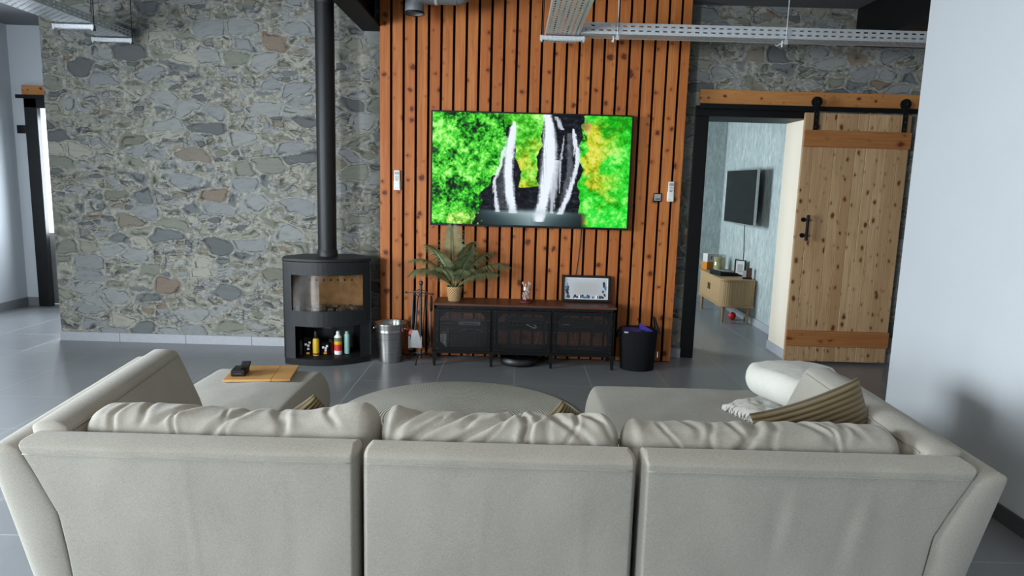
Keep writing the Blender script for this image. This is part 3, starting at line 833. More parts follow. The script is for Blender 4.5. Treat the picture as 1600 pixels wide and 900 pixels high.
# things kept in the log space of the stove (local stove coordinates -> world)
def SL(x, y, z):
    c, s = math.cos(math.radians(13)), math.sin(math.radians(13))
    return (-1.57 + x * c - y * s, 5.745 + x * s + y * c, z)
def bottle(name, label, cat, x, y, prof, mats, group='bottles and packets under the stove'):
    """prof: list of (part, material, profile)"""
    t = thing(name, label, cat, SL(x, y + 0.06, 0.0555), 0, group)
    for pn, m, pr in prof: obj(pn, Lt(pr, 20), m, t, 'auto')
    return t
bottle('spray_can', 'yellow can under the stove', 'can', -0.105, -0.02, [
    ('body', 'yellow', [(0.027, 0.0), (0.028, 0.01), (0.028, 0.135), (0.022, 0.15)]), ('cap', 'black_plastic', [(0.017, 0.15), (0.018, 0.20), (0.012, 0.215)]), ('label_band', 'dark_red', [(0.0285, 0.008), (0.0285, 0.022)])], None)
t = bottle('bottle', 'white-capped bottle with a green, yellow and red label under the stove', 'bottle', 0.08, 0.0, [
    ('body', 'white_plastic', [(0.031, 0.0), (0.033, 0.008), (0.033, 0.155), (0.016, 0.178)]), ('cap', 'white_plastic', [(0.016, 0.178), (0.016, 0.20), (0.013, 0.206)]),
    ('label_top', 'palm_green', [(0.0336, 0.118), (0.0336, 0.150)]), ('label_middle', 'yellow', [(0.0337, 0.090), (0.0337, 0.118)]), ('label_bottom', 'red', [(0.0336, 0.035), (0.0336, 0.090)])], None)
bottle('spray_can', 'slim pale green can right of the white-capped bottle under the stove', 'can', 0.155, 0.02, [
    ('body', 'teal', [(0.024, 0.0), (0.025, 0.006), (0.025, 0.165), (0.018, 0.178)]), ('cap', 'teal', [(0.017, 0.178), (0.017, 0.197), (0.013, 0.2)])], None)
bottle('bottle', 'dark slim bottle at the left end under the stove', 'bottle', -0.235, 0.02, [
    ('body', 'iron', [(0.022, 0.0), (0.022, 0.10), (0.010, 0.125)]), ('cap', 'black_plastic', [(0.011, 0.125), (0.011, 0.145)])], None)
bottle('jar', 'dark red jar left of the white-capped bottle under the stove', 'jar', 0.02, 0.05, [
    ('body', 'dark_red', [(0.024, 0.0), (0.025, 0.01), (0.025, 0.11)]), ('lid', 'black_plastic', [(0.026, 0.11), (0.026, 0.13)])], None)
def firelighters(x, y, h, label):
    t = thing('packet', label, 'packet', SL(x, y + 0.06, 0.0555), math.radians(13), 'bottles and packets under the stove')
    obj('box', B(-0.033, 0.033, -0.02, 0.02, 0, h, 0.003), 'dark_void', t)
    bm = NB()
    for px, pz in ((-0.016, 0.62), (0.006, 0.55), (0.016, 0.72), (0.004, 0.36)): box(bm, px - 0.009, px + 0.009, -0.0225, -0.0195, h * pz - 0.01, h * pz + 0.008)
    obj('printed_cubes', bm, 'paper', t)
    obj('printed_flame', B(-0.012, 0.014, -0.0222, -0.0195, 0.008, 0.025), 'orange', t)
firelighters(-0.175, 0.01, 0.155, 'dark packet printed with white cubes left of the yellow can under the stove')
firelighters(-0.03, 0.0, 0.11, 'low dark packet printed with white cubes right of the yellow can under the stove')

# ================================================================ BUCKET AND FIRE TOOLS
t = thing('bucket', 'shiny steel bucket with side handles beside the wood stove', 'bucket', (-1.055, 5.86, 0))
pr = [(0.098, 0.0), (0.102, 0.004), (0.108, 0.06), (0.1095, 0.063), (0.128, 0.27), (0.131, 0.273), (0.128, 0.278), (0.131, 0.283), (0.129, 0.288), (0.132, 0.293), (0.136, 0.335), (0.141, 0.340), (0.139, 0.344), (0.133, 0.340), (0.125, 0.27), (0.100, 0.01)]
obj('body', Lt(pr, 48), 'bucket_brushed', t, True)
for s in (-1, 1):
    pts = curve_pts(lambda q: (s * (0.132 + 0.022 * math.sin(PI * q)), -0.055 + 0.11 * q, 0.305 - 0.02 * math.sin(PI * q)), 10)
    obj('handle', T(pts, 0.006, 8), 'bucket_steel', t, True)
ft = thing('fire_tool_stand', 'dark iron fire tool stand between the bucket and the console', 'fire tool stand', (-0.79, 5.86, 0))
obj('pole', T([(0, 0, 0.03), (0, 0, 0.68)], 0.012, 10), 'iron', ft)
obj('knob', Lt([(0.004, 0.675), (0.014, 0.685), (0.019, 0.70), (0.014, 0.715), (0.003, 0.72)], 16), 'iron', ft, True)
bm = NB()
tube(bm, [(-0.13, 0, 0.612), (-0.02, -0.005, 0.617), (0.10, 0, 0.602)], 0.004, 6)
tube(bm, [(0, -0.09, 0.607), (0, 0.06, 0.612)], 0.004, 6)
for p in ((-0.13, 0, 0.612), (0.10, 0, 0.602)):
    bmesh.ops.create_icosphere(bm, subdivisions=2, radius=0.010, matrix=Matrix.Translation(p))
for s in (-1, 1):
    tube(bm, curve_pts(lambda q: (s * (0.01 + 0.05 * math.sin(PI * q)), -0.03, 0.645 - 0.06 * q), 8), 0.004, 6)
obj('hook_arms', bm, 'iron', ft, True)
for k in range(3):
    a = [-1.75, 0.55, 2.6][k]
    pts = [(0, 0, 0.06), (0.05 * math.cos(a), 0.05 * math.sin(a), 0.075), (0.10 * math.cos(a), 0.10 * math.sin(a), 0.045), (0.135 * math.cos(a), 0.135 * math.sin(a), 0.0), (0.15 * math.cos(a), 0.15 * math.sin(a), 0.008)]
    obj('foot', T(pts, 0.006, 8), 'iron', ft, True)
# shovel
t = thing('fire_shovel', 'grey metal fire shovel hanging at the front of the fire tool stand', 'shovel', (-0.825, 5.765, 0))
obj('shaft', T([(0.02, 0.005, 0.60), (0.0, 0.0, 0.30)], 0.008, 8), 'iron', t)
bm = NB()
prism(bm, [(-0.022, 0.30), (0.022, 0.30), (0.045, 0.235), (0.062, 0.145), (-0.052, 0.145), (-0.038, 0.235)], -0.004, 0.004, 'Y')
box(bm, -0.052, -0.046, -0.02, 0.004, 0.145, 0.25); box(bm, 0.054, 0.060, -0.02, 0.004, 0.145, 0.25)
obj('blade', bm, 'silver', t)
obj('grip_ring', T(curve_pts(lambda q: (0.02 + 0.012 * math.sin(2 * PI * q), 0.005, 0.612 - 0.012 * math.cos(2 * PI * q)), 12), 0.003, 6), 'iron', t)
t = thing('fire_brush', 'dark round fire brush with a pinkish back hanging left on the tool stand', 'brush', (-0.868, 5.85, 0))
obj('handle', T([(0.01, 0.025, 0.60), (0.0, 0, 0.30)], 0.008, 8), 'iron', t)
obj('back', Lt([(0.012, 0.29), (0.024, 0.275), (0.031, 0.245)], 20), 'pink', t, True)
obj('bristles', Lt([(0.031, 0.245), (0.035, 0.18), (0.031, 0.11)], 20), 'soot', t, True)
t = thing('fire_poker', 'thin iron poker with a dark grip hanging right on the tool stand', 'poker', (-0.70, 5.86, 0))
obj('grip', Lt([(0.008, 0.45), (0.012, 0.47), (0.012, 0.56), (0.007, 0.585)], 12), 'black_plastic', t, True)
obj('shaft', T([(0, 0, 0.45), (-0.004, 0, 0.13), (0.0, -0.01, 0.10), (0.02, -0.015, 0.105)], 0.005, 8), 'iron', t)
obj('hanging_ring', T(curve_pts(lambda q: (0.010 * math.sin(2 * PI * q), 0, 0.597 - 0.012 * math.cos(2 * PI * q)), 12), 0.003, 6), 'iron', t)
t = thing('fire_tongs', 'iron fire tongs with two curved jaws hanging behind the shovel', 'tongs', (-0.755, 5.93, 0))
for s in (-1, 1):
    obj('arm', T([(s * 0.004, 0, 0.60), (s * 0.018, 0, 0.40), (s * 0.024, 0, 0.25), (s * 0.034, 0, 0.17), (s * 0.010, 0, 0.11)], 0.005, 8), 'iron', t, True)

# ================================================================ MEDIA CONSOLE
X0, X1, YF, YB = -0.66, 0.892, 5.735, 6.055
mc = thing('media_console', 'black metal media console with mesh doors and brown wooden top', 'console', (0, 0, 0))
obj('top', B(X0 - 0.008, X1 + 0.004, YF - 0.015, YB, 0.532, 0.550, 0.002), 'console_wood', mc)
bm = NB()
cx = [X0 + 0.006, -0.163, 0.352, X1 - 0.012]
for z0, z1 in ((0.506, 0.532), (0.112, 0.137)):
    box(bm, X0, X1, YF, YF + 0.02, z0, z1); box(bm, X0, X1, YB - 0.02, YB, z0, z1)
    box(bm, X0, X0 + 0.02, YF, YB, z0, z1); box(bm, X1 - 0.02, X1, YF, YB, z0, z1)
for x in cx:
    box(bm, x - 0.008, x + 0.010, YF, YF + 0.02, 0.137, 0.506); box(bm, x - 0.008, x + 0.010, YB - 0.02, YB, 0.137, 0.506)
obj('frame', bm, 'black_steel', mc)
obj('bottom_shelf', B(X0 + 0.01, X1 - 0.01, YF + 0.02, YB - 0.01, 0.118, 0.130), 'black_steel', mc)
obj('middle_shelf', B(X0 + 0.01, X1 - 0.01, YF + 0.03, YB - 0.01, 0.325, 0.337), 'black_steel', mc)
for x in (X0, X1):
    obj('side_mesh', B(x - 0.001, x + 0.001, YF + 0.02, YB - 0.02, 0.137, 0.506), 'steel_mesh_side', mc)
for i in range(3):
    a, b = cx[i] + 0.012, cx[i + 1] - 0.010; z0, z1 = 0.140, 0.503; f = 0.028
    bm = NB()
    for q in ((a, b, z0, z0 + f), (a, b, z1 - f, z1), (a, a + f, z0 + f, z1 - f), (b - f, b, z0 + f, z1 - f)):
        box(bm, q[0], q[1], YF - 0.012, YF, q[2], q[3], 0.0015, 1)
    for sx, xx in ((1, a + f), (-1, b - f)):
        for sz, zz in ((1, z0 + f), (-1, z1 - f)):
            prism(bm, [(xx, zz), (xx + sx * 0.06, zz), (xx, zz + sz * 0.06)], YF - 0.010, YF - 0.004, 'Y')
    dr = obj('door', bm, 'black_steel', mc)
    obj('mesh_panel', B(a + f, b - f, YF - 0.0065, YF - 0.0055, z0 + f, z1 - f), 'steel_mesh', dr)
    for xx in (a + 0.014, b - 0.014):
        for zz in (z0 + 0.014, z0 + 0.09, (z0 + z1) / 2, z1 - 0.09, z1 - 0.014):
            bm = NB(); bmesh.ops.create_icosphere(bm, subdivisions=1, radius=0.005, matrix=Matrix.Translation((xx, YF - 0.0125, zz)))
            obj('rivet', bm, 'iron', dr)
for x in cx:
    for y, sy in ((YF + 0.01, -1), (YB - 0.012, 1)):
        bm = NB(); w0, w1 = 0.020, 0.009
        top = [bm.verts.new((x + sx * w0, y + s2 * 0.010, 0.128)) for sx, s2 in ((-1, -1), (1, -1), (1, 1), (-1, 1))]
        bot = [bm.verts.new((x + sx * w1, y + sy * 0.006 + s2 * 0.008, 0.0)) for sx, s2 in ((-1, -1), (1, -1), (1, 1), (-1, 1))]
        bm.faces.new(top); bm.faces.new(bot[::-1])
        for k in range(4): bm.faces.new((top[k], top[(k + 1) % 4], bot[(k + 1) % 4], bot[k]))
        obj('leg', bm, 'black_steel', mc)
# things inside and under the console
t = thing('speaker_box', 'black box on the bottom shelf behind the left console door', 'box', (-0.37, 5.93, 0.130))
obj('body', B(-0.15, 0.16, -0.09, 0.09, 0, 0.155, 0.008), 'black_plastic', t)
obj('front_grille', B(-0.135, 0.145, -0.094, -0.089, 0.015, 0.14, 0.003), 'felt_black', t)
t = thing('router', 'pale flat router on the middle shelf behind the left console door', 'router', (-0.36, 5.92, 0.337))
obj('body', B(-0.10, 0.10, -0.07, 0.07, 0, 0.035, 0.012, 3), 'grey_plastic', t)
obj('light_strip', B(-0.06, 0.06, -0.0715, -0.069, 0.014, 0.018), 'black_plastic', t)
t = thing('white_box', 'narrow white box standing at the left end inside the console', 'box', (-0.585, 5.90, 0.130))
obj('body', B(-0.028, 0.028, -0.06, 0.06, 0, 0.125, 0.003), 'white_plastic', t)
obj('lid', B(-0.029, 0.029, -0.061, 0.061, 0.095, 0.128, 0.003), 'white_plastic', t)
t = thing('set_top_box', 'black set-top box on the middle shelf behind the middle console door', 'set-top box', (0.12, 5.93, 0.337))
obj('body', B(-0.17, 0.17, -0.10, 0.10, 0.004, 0.06, 0.005), 'black_plastic', t)
obj('front_panel', B(-0.165, 0.165, -0.103, -0.099, 0.008, 0.056, 0.002), 'black_gloss', t)
t = thing('set_top_box', 'black flat box on the middle shelf behind the right console door', 'set-top box', (0.58, 5.93, 0.337))
obj('body', B(-0.15, 0.15, -0.11, 0.11, 0.004, 0.055, 0.008), 'black_plastic', t)
obj('light_strip', B(-0.13, -0.07, -0.1115, -0.109, 0.035, 0.039), 'paper', t)
tag(obj('white_cable', T(curve_pts(lambda q: (0.13 + 0.10 * q + 0.04 * math.sin(q * 4), 5.80, 0.372 - 0.030 * q - 0.02 * math.sin(q * 5)), 12), 0.005, 6), 'white_plastic'), 'short white cable on the middle shelf behind the middle door', 'cable')
tag(obj('white_cable', T(curve_pts(lambda q: (0.245 - 0.04 * q * q, 5.86, 0.30 - 0.13 * q), 12), 0.004, 6), 'grey_plastic'), 'pale cable hanging in the lower half of the middle console cell', 'cable')
tag(obj('white_cable', T(curve_pts(lambda q: (-0.44 + 0.19 * q, 5.825, 0.292 + 0.022 * math.sin(PI * q)), 12), 0.003, 6), 'grey_plastic'), 'thin pale cable arching over the black box in the left console cell', 'cable')
t = thing('robot_vacuum', 'round black robot vacuum parked under the media console', 'robot vacuum', (0.075, 5.885, 0.008))
obj('body', Lt([(0.155, 0.0), (0.168, 0.012), (0.170, 0.05), (0.162, 0.064), (0.04, 0.068)], 48), 'black_plastic', t, 'auto')
obj('bumper', Lt([(0.1705, 0.016), (0.173, 0.026), (0.173, 0.044), (0.1705, 0.05)], 48, cap0=False, cap1=False), 'iron', t, True)
obj('sensor_turret', Lt([(0.045, 0.066), (0.045, 0.080), (0.040, 0.084)], 24), 'black_gloss', t, 'auto')
for s in (-1, 1): obj('wheel', T([(s * 0.11 - 0.01, 0, 0.008), (s * 0.11 + 0.01, 0, 0.008)], 0.0155, 16), 'felt_black', t)

# on the console
pl = thing('potted_palm', 'green potted palm in a woven basket on the left end of the console', 'plant', (-0.500, 5.865, 0.55))
obj('basket', Lt([(0.050, 0.0), (0.054, 0.004), (0.070, 0.115), (0.074, 0.122), (0.072, 0.130), (0.066, 0.128), (0.062, 0.115)], 36, cap1=False), 'wicker', pl, True)
obj('soil', Lt([(0.064, 0.108), (0.05, 0.112), (0.01, 0.116)], 20), 'soil', pl)
def frond(az, el, length, droop, seed):
    rs = random.Random(seed); pts = []
    p = Vector((0.012 * math.cos(az), 0.012 * math.sin(az), 0.11)); e = el; n = 30; stepl = length / n
    for i in range(n + 1):
        pts.append(p.copy())
        p = p + Vector((math.cos(az) * math.cos(e), math.sin(az) * math.cos(e), math.sin(e))) * stepl
        e -= droop / n * (0.3 + 1.4 * i / n)
    stem = T(pts, [0.006 - 0.0045 * i / n for i in range(n + 1)], 6)
    lf = NB()
    for i in range(7, n + 1):
        for sub in (0, 0.5):
            if i == n and sub: continue
            a = pts[i] if not sub else pts[i].lerp(pts[i + 1], sub)
            tdir = (pts[min(i + 1, n)] - pts[i - 1]).normalized()
            side = tdir.cross(Vector((0, 0, 1)))
            side = side.normalized() if side.length > 1e-3 else Vector((-math.sin(az), math.cos(az), 0))
            f = (i + sub - 7) / (n - 7)
            ll = (0.150 * math.sin(PI * (0.16 + 0.76 * f)) + 0.02) * rs.uniform(0.85, 1.15) * length / 0.42
            for s in (-1, 1):
                upv = side.cross(tdir)
                dr = (side * s * 0.95 + tdir * (0.42 + 0.7 * f) + upv * 0.18).normalized()
                wv = dr.cross(upv).normalized() * 0.0034
                q = [a, a + dr * ll * 0.45 + Vector((0, 0, -0.004)), a + dr * ll + Vector((0, 0, -0.50 * ll))]
                v0 = lf.verts.new(q[0] - wv * 0.5); v1 = lf.verts.new(q[0] + wv * 0.5)
                v2 = lf.verts.new(q[1] + wv); v3 = lf.verts.new(q[1] - wv); v4 = lf.verts.new(q[2])
                vm = lf.verts.new(q[1] + upv * -0.002)
                lf.faces.new((v0, v1, v2, vm)); lf.faces.new((v0, vm, v3)); lf.faces.new((vm, v2, v4)); lf.faces.new((vm, v4, v3))
    for vv in list(stem.verts) + list(lf.verts): vv.co.y = min(vv.co.y, 0.195 - 0.02 * max(0, min(1, (vv.co.y - 0.15) * 5)))
    so = obj('frond_stem', stem, 'palm_stem', pl, True)
    obj('leaflets', lf, 'palm_green', so)
for k, (az, el, ln_, dr) in enumerate([(3.25, 1.05, 0.46, 1.35), (2.75, 1.25, 0.46, 0.9), (3.6, 0.9, 0.42, 1.5), (-0.08, 0.80, 0.50, 0.95), (0.30, 1.08, 0.44, 0.8),
                                      (-0.45, 0.65, 0.43, 0.75), (4.6, 1.46, 0.55, 0.25), (4.3, 1.05, 0.40, 1.3), (5.2, 0.95, 0.40, 1.2), (-0.9, 1.25, 0.42, 0.8), (3.9, 1.3, 0.45, 0.9), (2.95, 0.75, 0.40, 1.1), (0.6, 1.3, 0.40, 0.7), (5.6, 1.35, 0.46, 0.6)]):
    frond(az, el, ln_, dr, k)

t = thing('decorative_jar', 'small glass jar with pale pink filling and red foot on the console', 'jar', (0.125, 5.885, 0.55))
obj('foot', Lt([(0.055, 0.0), (0.058, 0.006), (0.05, 0.018)], 28), 'dark_red', t, True)
obj('glass', Lt([(0.034, 0.018), (0.040, 0.028), (0.042, 0.12), (0.036, 0.138), (0.036, 0.15)], 28, cap1=False), 'jar_glass', t, True)
bm = NB()
for i in range(60):
    a = random.uniform(0, 6.28); r = 0.033 * math.sqrt(random.random()); z = random.uniform(0.026, 0.115)
    bmesh.ops.create_icosphere(bm, subdivisions=1, radius=random.uniform(0.005, 0.009), matrix=Matrix.Translation((r * math.cos(a), r * math.sin(a), z)))
obj('filling', bm, plain('pale_pink', (214, 186, 180), 0.5, var=0.25, nscale=90), t)
bm = NB()
for i in range(7):
    a = i * 0.9; tip = Vector((0.035 * math.cos(a), 0.02 * math.sin(a), 0.165 + 0.012 * math.sin(i * 2.1)))
    tube(bm, [(0.012 * math.cos(a), 0.01 * math.sin(a), 0.10), tuple(tip)], 0.0015, 5)
    bmesh.ops.create_icosphere(bm, subdivisions=1, radius=0.008, matrix=Matrix.Translation(tip))
obj('dried_flowers', bm, 'paper', t)

def group_photo(nx, ny):
    u, v = np.meshgrid(np.linspace(0, 1, nx + 1), np.linspace(0, 1, ny + 1))
    r = np.random.RandomState(3); img = np.zeros(u.shape + (3,)) + np.array([192, 194, 200.])
    mid = np.exp(-(((u - 0.5) / 0.34) ** 4 + ((v - 0.5) / 0.36) ** 4))[..., None]
    img = img * (1 - mid) + np.array([178, 178, 176.]) * mid
    for k in range(60):     # dark and coloured shapes along the bottom and both sides
        w = r.rand()
        if w < 0.55: cx, cy = r.rand(), 0.97 - 0.09 * r.rand()
        elif w < 0.8: cx, cy = 0.03 + 0.05 * r.rand(), 0.25 + 0.7 * r.rand()
        else: cx, cy = 0.90 + 0.08 * r.rand(), 0.2 + 0.7 * r.rand()
        c = [np.array([30, 32, 40.]), np.array([70, 72, 84.]), np.array([236, 240, 250.]), np.array([60, 24, 30.]), np.array([60, 130, 160.])][r.choice(5, p=[0.42, 0.2, 0.2, 0.1, 0.08])]
        rx, ry = 0.012 + 0.022 * r.rand(), 0.04 + 0.07 * r.rand()
        img = np.where(((((u - cx) / rx) ** 2 + ((v - cy) / ry) ** 2) < 1)[..., None], c, img)
    b = ((np.abs(u - 0.47) < 0.09) & (np.abs(v - 0.93) < 0.03))[..., None]
    img = np.where(b, np.array([62, 132, 168.]), img)
    return lin(img)
pf = thing('picture_frame', 'black framed picture leaning on the slats at the right of the console', 'picture frame', (0.657, 5.985, 0.552))
TILT = math.radians(-9)
rotm = Matrix.Rotation(TILT, 3, 'X')
def tilted(bm):
    bmesh.ops.rotate(bm, verts=bm.verts[:], cent=(0, 0, 0), matrix=rotm); return bm
bm = NB()
for q in ((-0.217, -0.195, 0, 0.235), (0.195, 0.217, 0, 0.235), (-0.195, 0.195, 0, 0.022), (-0.195, 0.195, 0.213, 0.235)):
    box(bm, q[0], q[1], -0.03, 0.0, q[2], q[3], 0.002, 1)
obj('frame', tilted(bm), 'black_plastic', pf)
obj('mount', tilted(B(-0.196, 0.196, -0.010, -0.004, 0.02, 0.214)), 'white_plastic', pf)
pic = picture_grid('picture', 110, 54, 0.372, 0.176, group_photo(110, 54), 'printed_picture', pf)
pic.location = rotm @ Vector((0, -0.0108, 0.117)); pic.rotation_euler = (TILT, 0, 0)

# ================================================================ BLACK BASKET
t = thing('felt_basket', 'black felt basket with a loop handle right of the console', 'basket', (1.112, 5.83, 0))
obj('body', Lt([(0.140, 0.0), (0.148, 0.006), (0.166, 0.345), (0.169, 0.352), (0.165, 0.356), (0.158, 0.350), (0.142, 0.02), (0.02, 0.014)], 44, sy=0.82), 'felt_black', t, True)
obj('handle', T(curve_pts(lambda q: (0.164 - 0.035 * math.sin(PI * q) , 0.09 - 0.18 * q, 0.33 + 0.13 * math.sin(PI * q)), 16), 0.008, 8), 'felt_black', t, True)
obj('handle', T(curve_pts(lambda q: (-0.164 - 0.02 * math.sin(PI * q), 0.06 - 0.12 * q, 0.33 - 0.05 * math.sin(PI * q)), 16), 0.008, 8), 'felt_black', t, True)
obj('care_tag', B(0.160, 0.1625, -0.085, -0.06, 0.12, 0.17), 'paper', t)
t = thing('magazine', 'dark blue magazine with pale edges lying in the black basket', 'magazine', (1.06, 5.80, 0.335))
obj('cover', B(-0.085, 0.06, -0.075, 0.10, 0.012, 0.016), 'purple', t)
obj('pages', B(-0.084, 0.058, -0.074, 0.099, 0.0, 0.012), 'paper', t)
t = thing('folder', 'purple folder standing askew in the right half of the black basket', 'folder', (1.185, 5.83, 0.36))
obj('cover', P([(-0.062, 0.042), (0.065, -0.028), (0.065, -0.16), (-0.062, -0.16)], -0.006, 0.006, 'Y', bevel=0.001), 'purple', t)
obj('spine', B(-0.066, -0.060, -0.007, 0.007, -0.16, 0.044), 'purple', t)

# ================================================================ BARN DOOR AND RAIL
bd = thing('barn_door', 'sliding pine plank barn door beside the bedroom doorway', 'door', (2.53, 6.155, 0.025))
bm = NB(); nb = 10; wb = 0.935 / nb
for i in range(nb): box(bm, i * wb + 0.0008, (i + 1) * wb - 0.0008, 0.0, 0.032, 0, 2.235, 0.003, 1)
obj('planks', bm, 'pine_board', bd)
obj('batten', B(-0.002, 0.937, -0.022, 0.001, 1.940, 2.085, 0.003), 'pine_batten', bd)
obj('batten', B(-0.002, 0.937, -0.022, 0.001, 0.145, 0.290, 0.003), 'pine_batten', bd)
h = obj('handle', T([(0.082, -0.055, 1.115), (0.082, -0.055, 1.345)], 0.012, 14), 'black_steel', bd)
for z in (1.16, 1.30):
    bm = T([(0.082, -0.055, z), (0.075, 0.001, z)], 0.009, 10); tube(bm, [(0.062, -0.012, z), (0.060, 0.001, z)], 0.020, 16)
    obj('handle_mount', bm, 'black_steel', h)
for x in (0.085, 0.86):
    s = obj('hanger_strap', B(x - 0.021, x + 0.021, -0.028, -0.022, 2.085, 2.36, 0.002), 'black_steel', bd)
    obj('roller_wheel', tube(NB(), [(x, -0.021, 2.325), (x, 0.0, 2.325)], 0.045, 24), 'black_steel', s)
    for z in (2.11, 2.17, 2.22, 2.325): obj('bolt', T([(x, -0.033, z), (x, -0.027, z)], 0.008, 8), 'iron', s)
rl = thing('barn_door_rail', 'pine board with a black steel sliding rail above the bedroom doorway', 'door rail', (1.62, 6.27, 2.31))
obj('header_board', B(0, 2.0, -0.03, 0.0, 0.0, 0.135, 0.003), 'rail_wood', rl)
obj('rail', B(-0.012, 2.0, -0.094, -0.088, -0.035, 0.007, 0.001), 'black_steel', rl)
for x in (0.04, 0.65, 1.27, 1.95):
    obj('rail_spacer', T([(x, -0.10, -0.012), (x, -0.002, 0.008)], 0.010, 10), 'black_steel', rl)
rl2 = thing('barn_door_rail', 'wooden board with a black rail above the door in the side hall', 'door rail', (-5.54, 7.86, 2.395))
obj('header_board', B(0.0, 1.3, -0.012, 0.04, 0.005, 0.115, 0.003), 'rail_wood', rl2)
obj('rail', B(-0.03, 1.3, -0.075, -0.067, -0.035, 0.006), 'black_steel', rl2)
for x in (0.05, 0.75): obj('rail_spacer', T([(x, -0.07, -0.015), (x, 0.01, 0.012)], 0.010, 10), 'black_steel', rl2)

# ================================================================ CABLE TRAYS
def tray_y(name, label, x0, x1, y0, y1, z, h=0.06):
    t = thing(name, label, 'cable tray', (x0, y0, z), 0, 'galvanised cable trays under the ceiling')
    w = x1 - x0; L = y1 - y0
    obj('base', B(0, w, 0, L, 0, 0.0015), 'tray_base_y', t)
    for x in (0, w):
        obj('side_rail', B(x - 0.001, x + 0.001, 0, L, 0, h), 'tray_side_y', t)
    bm = NB()
    for x, s in ((0, 1), (w, -1)): box(bm, min(x, x + s * 0.012), max(x, x + s * 0.012), 0, L, h - 0.0015, h + 0.0015)
    obj('lip', bm, 'zinc', t)
def tray_x(name, label, x0, x1, y0, y1, z, h=0.08):
    t = thing(name, label, 'cable tray', (x0, y0, z), 0, 'galvanised cable trays under the ceiling')
    w = y1 - y0; L = x1 - x0
    obj('base', B(0, L, 0, w, 0, 0.0015), 'tray_base_x', t)
    for y in (0, w): obj('side_rail', B(0, L, y - 0.001, y + 0.001, 0, h), 'tray_side_x', t)
    bm = NB()
    for y, s in ((0, 1), (w, -1)):
        box(bm, 0, L, min(y, y + s * 0.012), max(y, y + s * 0.012), h - 0.0015, h + 0.0015)
        box(bm, 0, L, y - 0.0025, y + 0.0025, -0.001, 0.006)
    obj('lip', bm, 'zinc', t)
TZ = 2.70
tray_y('cable_tray', 'wide perforated steel cable tray hanging in front of the timber slats', 0.205, 0.455, 1.2, 5.72, TZ)
tray_x('cable_tray', 'long narrow steel cable tray running right towards the white wall', 0.462, 3.40, 5.345, 5.51, TZ)
tray_y('cable_tray', 'perforated steel cable tray hanging at the upper left by the stone wall', -3.66, -3.38, 1.2, 6.22, TZ + 0.035)
def hanger(label, x0, x1, y, rods, dz=0.0):
    t = thing('tray_hanger', label, 'tray hanger', (x0, y, TZ + dz), 0, 'strut hangers under the cable trays')
    bm = NB(); L = x1 - x0
    box(bm, 0, L, -0.018, 0.018, -0.012, -0.009); box(bm, 0, L, -0.018, -0.015, -0.042, -0.009); box(bm, 0, L, 0.015, 0.018, -0.042, -0.009)
    obj('strut', bm, 'zinc', t)
    for x in (0.012, L - 0.012): obj('end_clip', B(x - 0.006, x + 0.006, -0.02, 0.02, -0.055, -0.009), 'zinc', t)
    for x in rods:
        r = obj('rod', T([(x, 0, -0.05), (x, 0, CZ - TZ - dz)], 0.004, 8), 'iron', t)
        obj('nut', T([(x, 0, -0.056), (x, 0, -0.042)], 0.010, 6), 'iron', r)
hanger('steel strut hanger under the wide tray in front of the timber slats', 0.16, 0.50, 5.42, (0.02, 0.32))
hanger('steel strut hanger under the upper left tray, the one nearer the camera', -3.70, -3.37, 5.66, (0.004, 0.325), 0.035)
hanger('steel strut hanger under the upper left tray, at its end by the stone wall', -3.70, -3.35, 6.17, (0.004, 0.345), 0.035)
def hook(x, label):
    t = thing('tray_hanger', label, 'tray hanger', (x, 5.33, TZ), 0, 'hooked rods of the narrow cable tray')
    obj('rod', T([(0, 0, -0.03), (0, 0, CZ - TZ)], 0.0045, 8), 'zinc', t)
    bm = NB(); box(bm, -0.012, 0.012, -0.006, 0.006, -0.045, -0.01)
    tube(bm, [(0, 0, -0.02), (-0.03, 0.10, -0.035), (-0.01, 0.19, -0.01)], 0.005, 6)
    tube(bm, [(-0.03, -0.005, -0.02), (-0.03, -0.005, -0.065)], 0.006, 6)
    obj('hook', bm, 'zinc', t)
hook(0.735, 'hooked rod holding the narrow tray in front of the timber slats')
hook(1.995, 'hooked rod holding the narrow tray over the bedroom doorway')
tag(obj('boxed_beam', B(2.95, 3.60, 4.9, 6.272, 2.845, CZ + 0.002, 0.004), 'black_frame'), 'black boxed beam under the ceiling above the barn door', 'beam')

# ventilation duct
t = thing('ventilation_duct', 'grey round ventilation duct with a downturned end above the television', 'duct', (-0.825, 5.62, 3.0))
pts = [(0.0, 0, -0.13), (0.0, 0, -0.06)] + [(0.09 - 0.09 * math.cos(a), 0, -0.06 + 0.075 * math.sin(a)) for a in (0.4, 0.8, 1.2, PI / 2)] + [(0.33, 0, 0.015)]
obj('elbow', T(pts, 0.074, 28, cap=False), 'duct_grey', t, True)
obj('mouth_ring', Lt([(0.073, -0.135), (0.078, -0.135), (0.078, -0.120), (0.073, -0.12)], 28, cap0=False, cap1=False), 'black_plastic', t, True)
obj('mouth_grille', Lt([(0.071, -0.118), (0.02, -0.116)], 28, cap0=False), 'duct_grey', t)
obj('joint_band', T([(0.16, 0, 0.015), (0.185, 0, 0.015)], 0.077, 28), 'zinc', t, True)
pts = [(0.30, 0, 0.015)] + [(0.33 + 0.09 * math.sin(a), 0, 0.105 - 0.09 * math.cos(a)) for a in (0.4, 0.8, 1.2, PI / 2)] + [(0.42, 0, 0.165)]
obj('upturned_end', T(pts, 0.0735, 28), 'duct_grey', t, True)

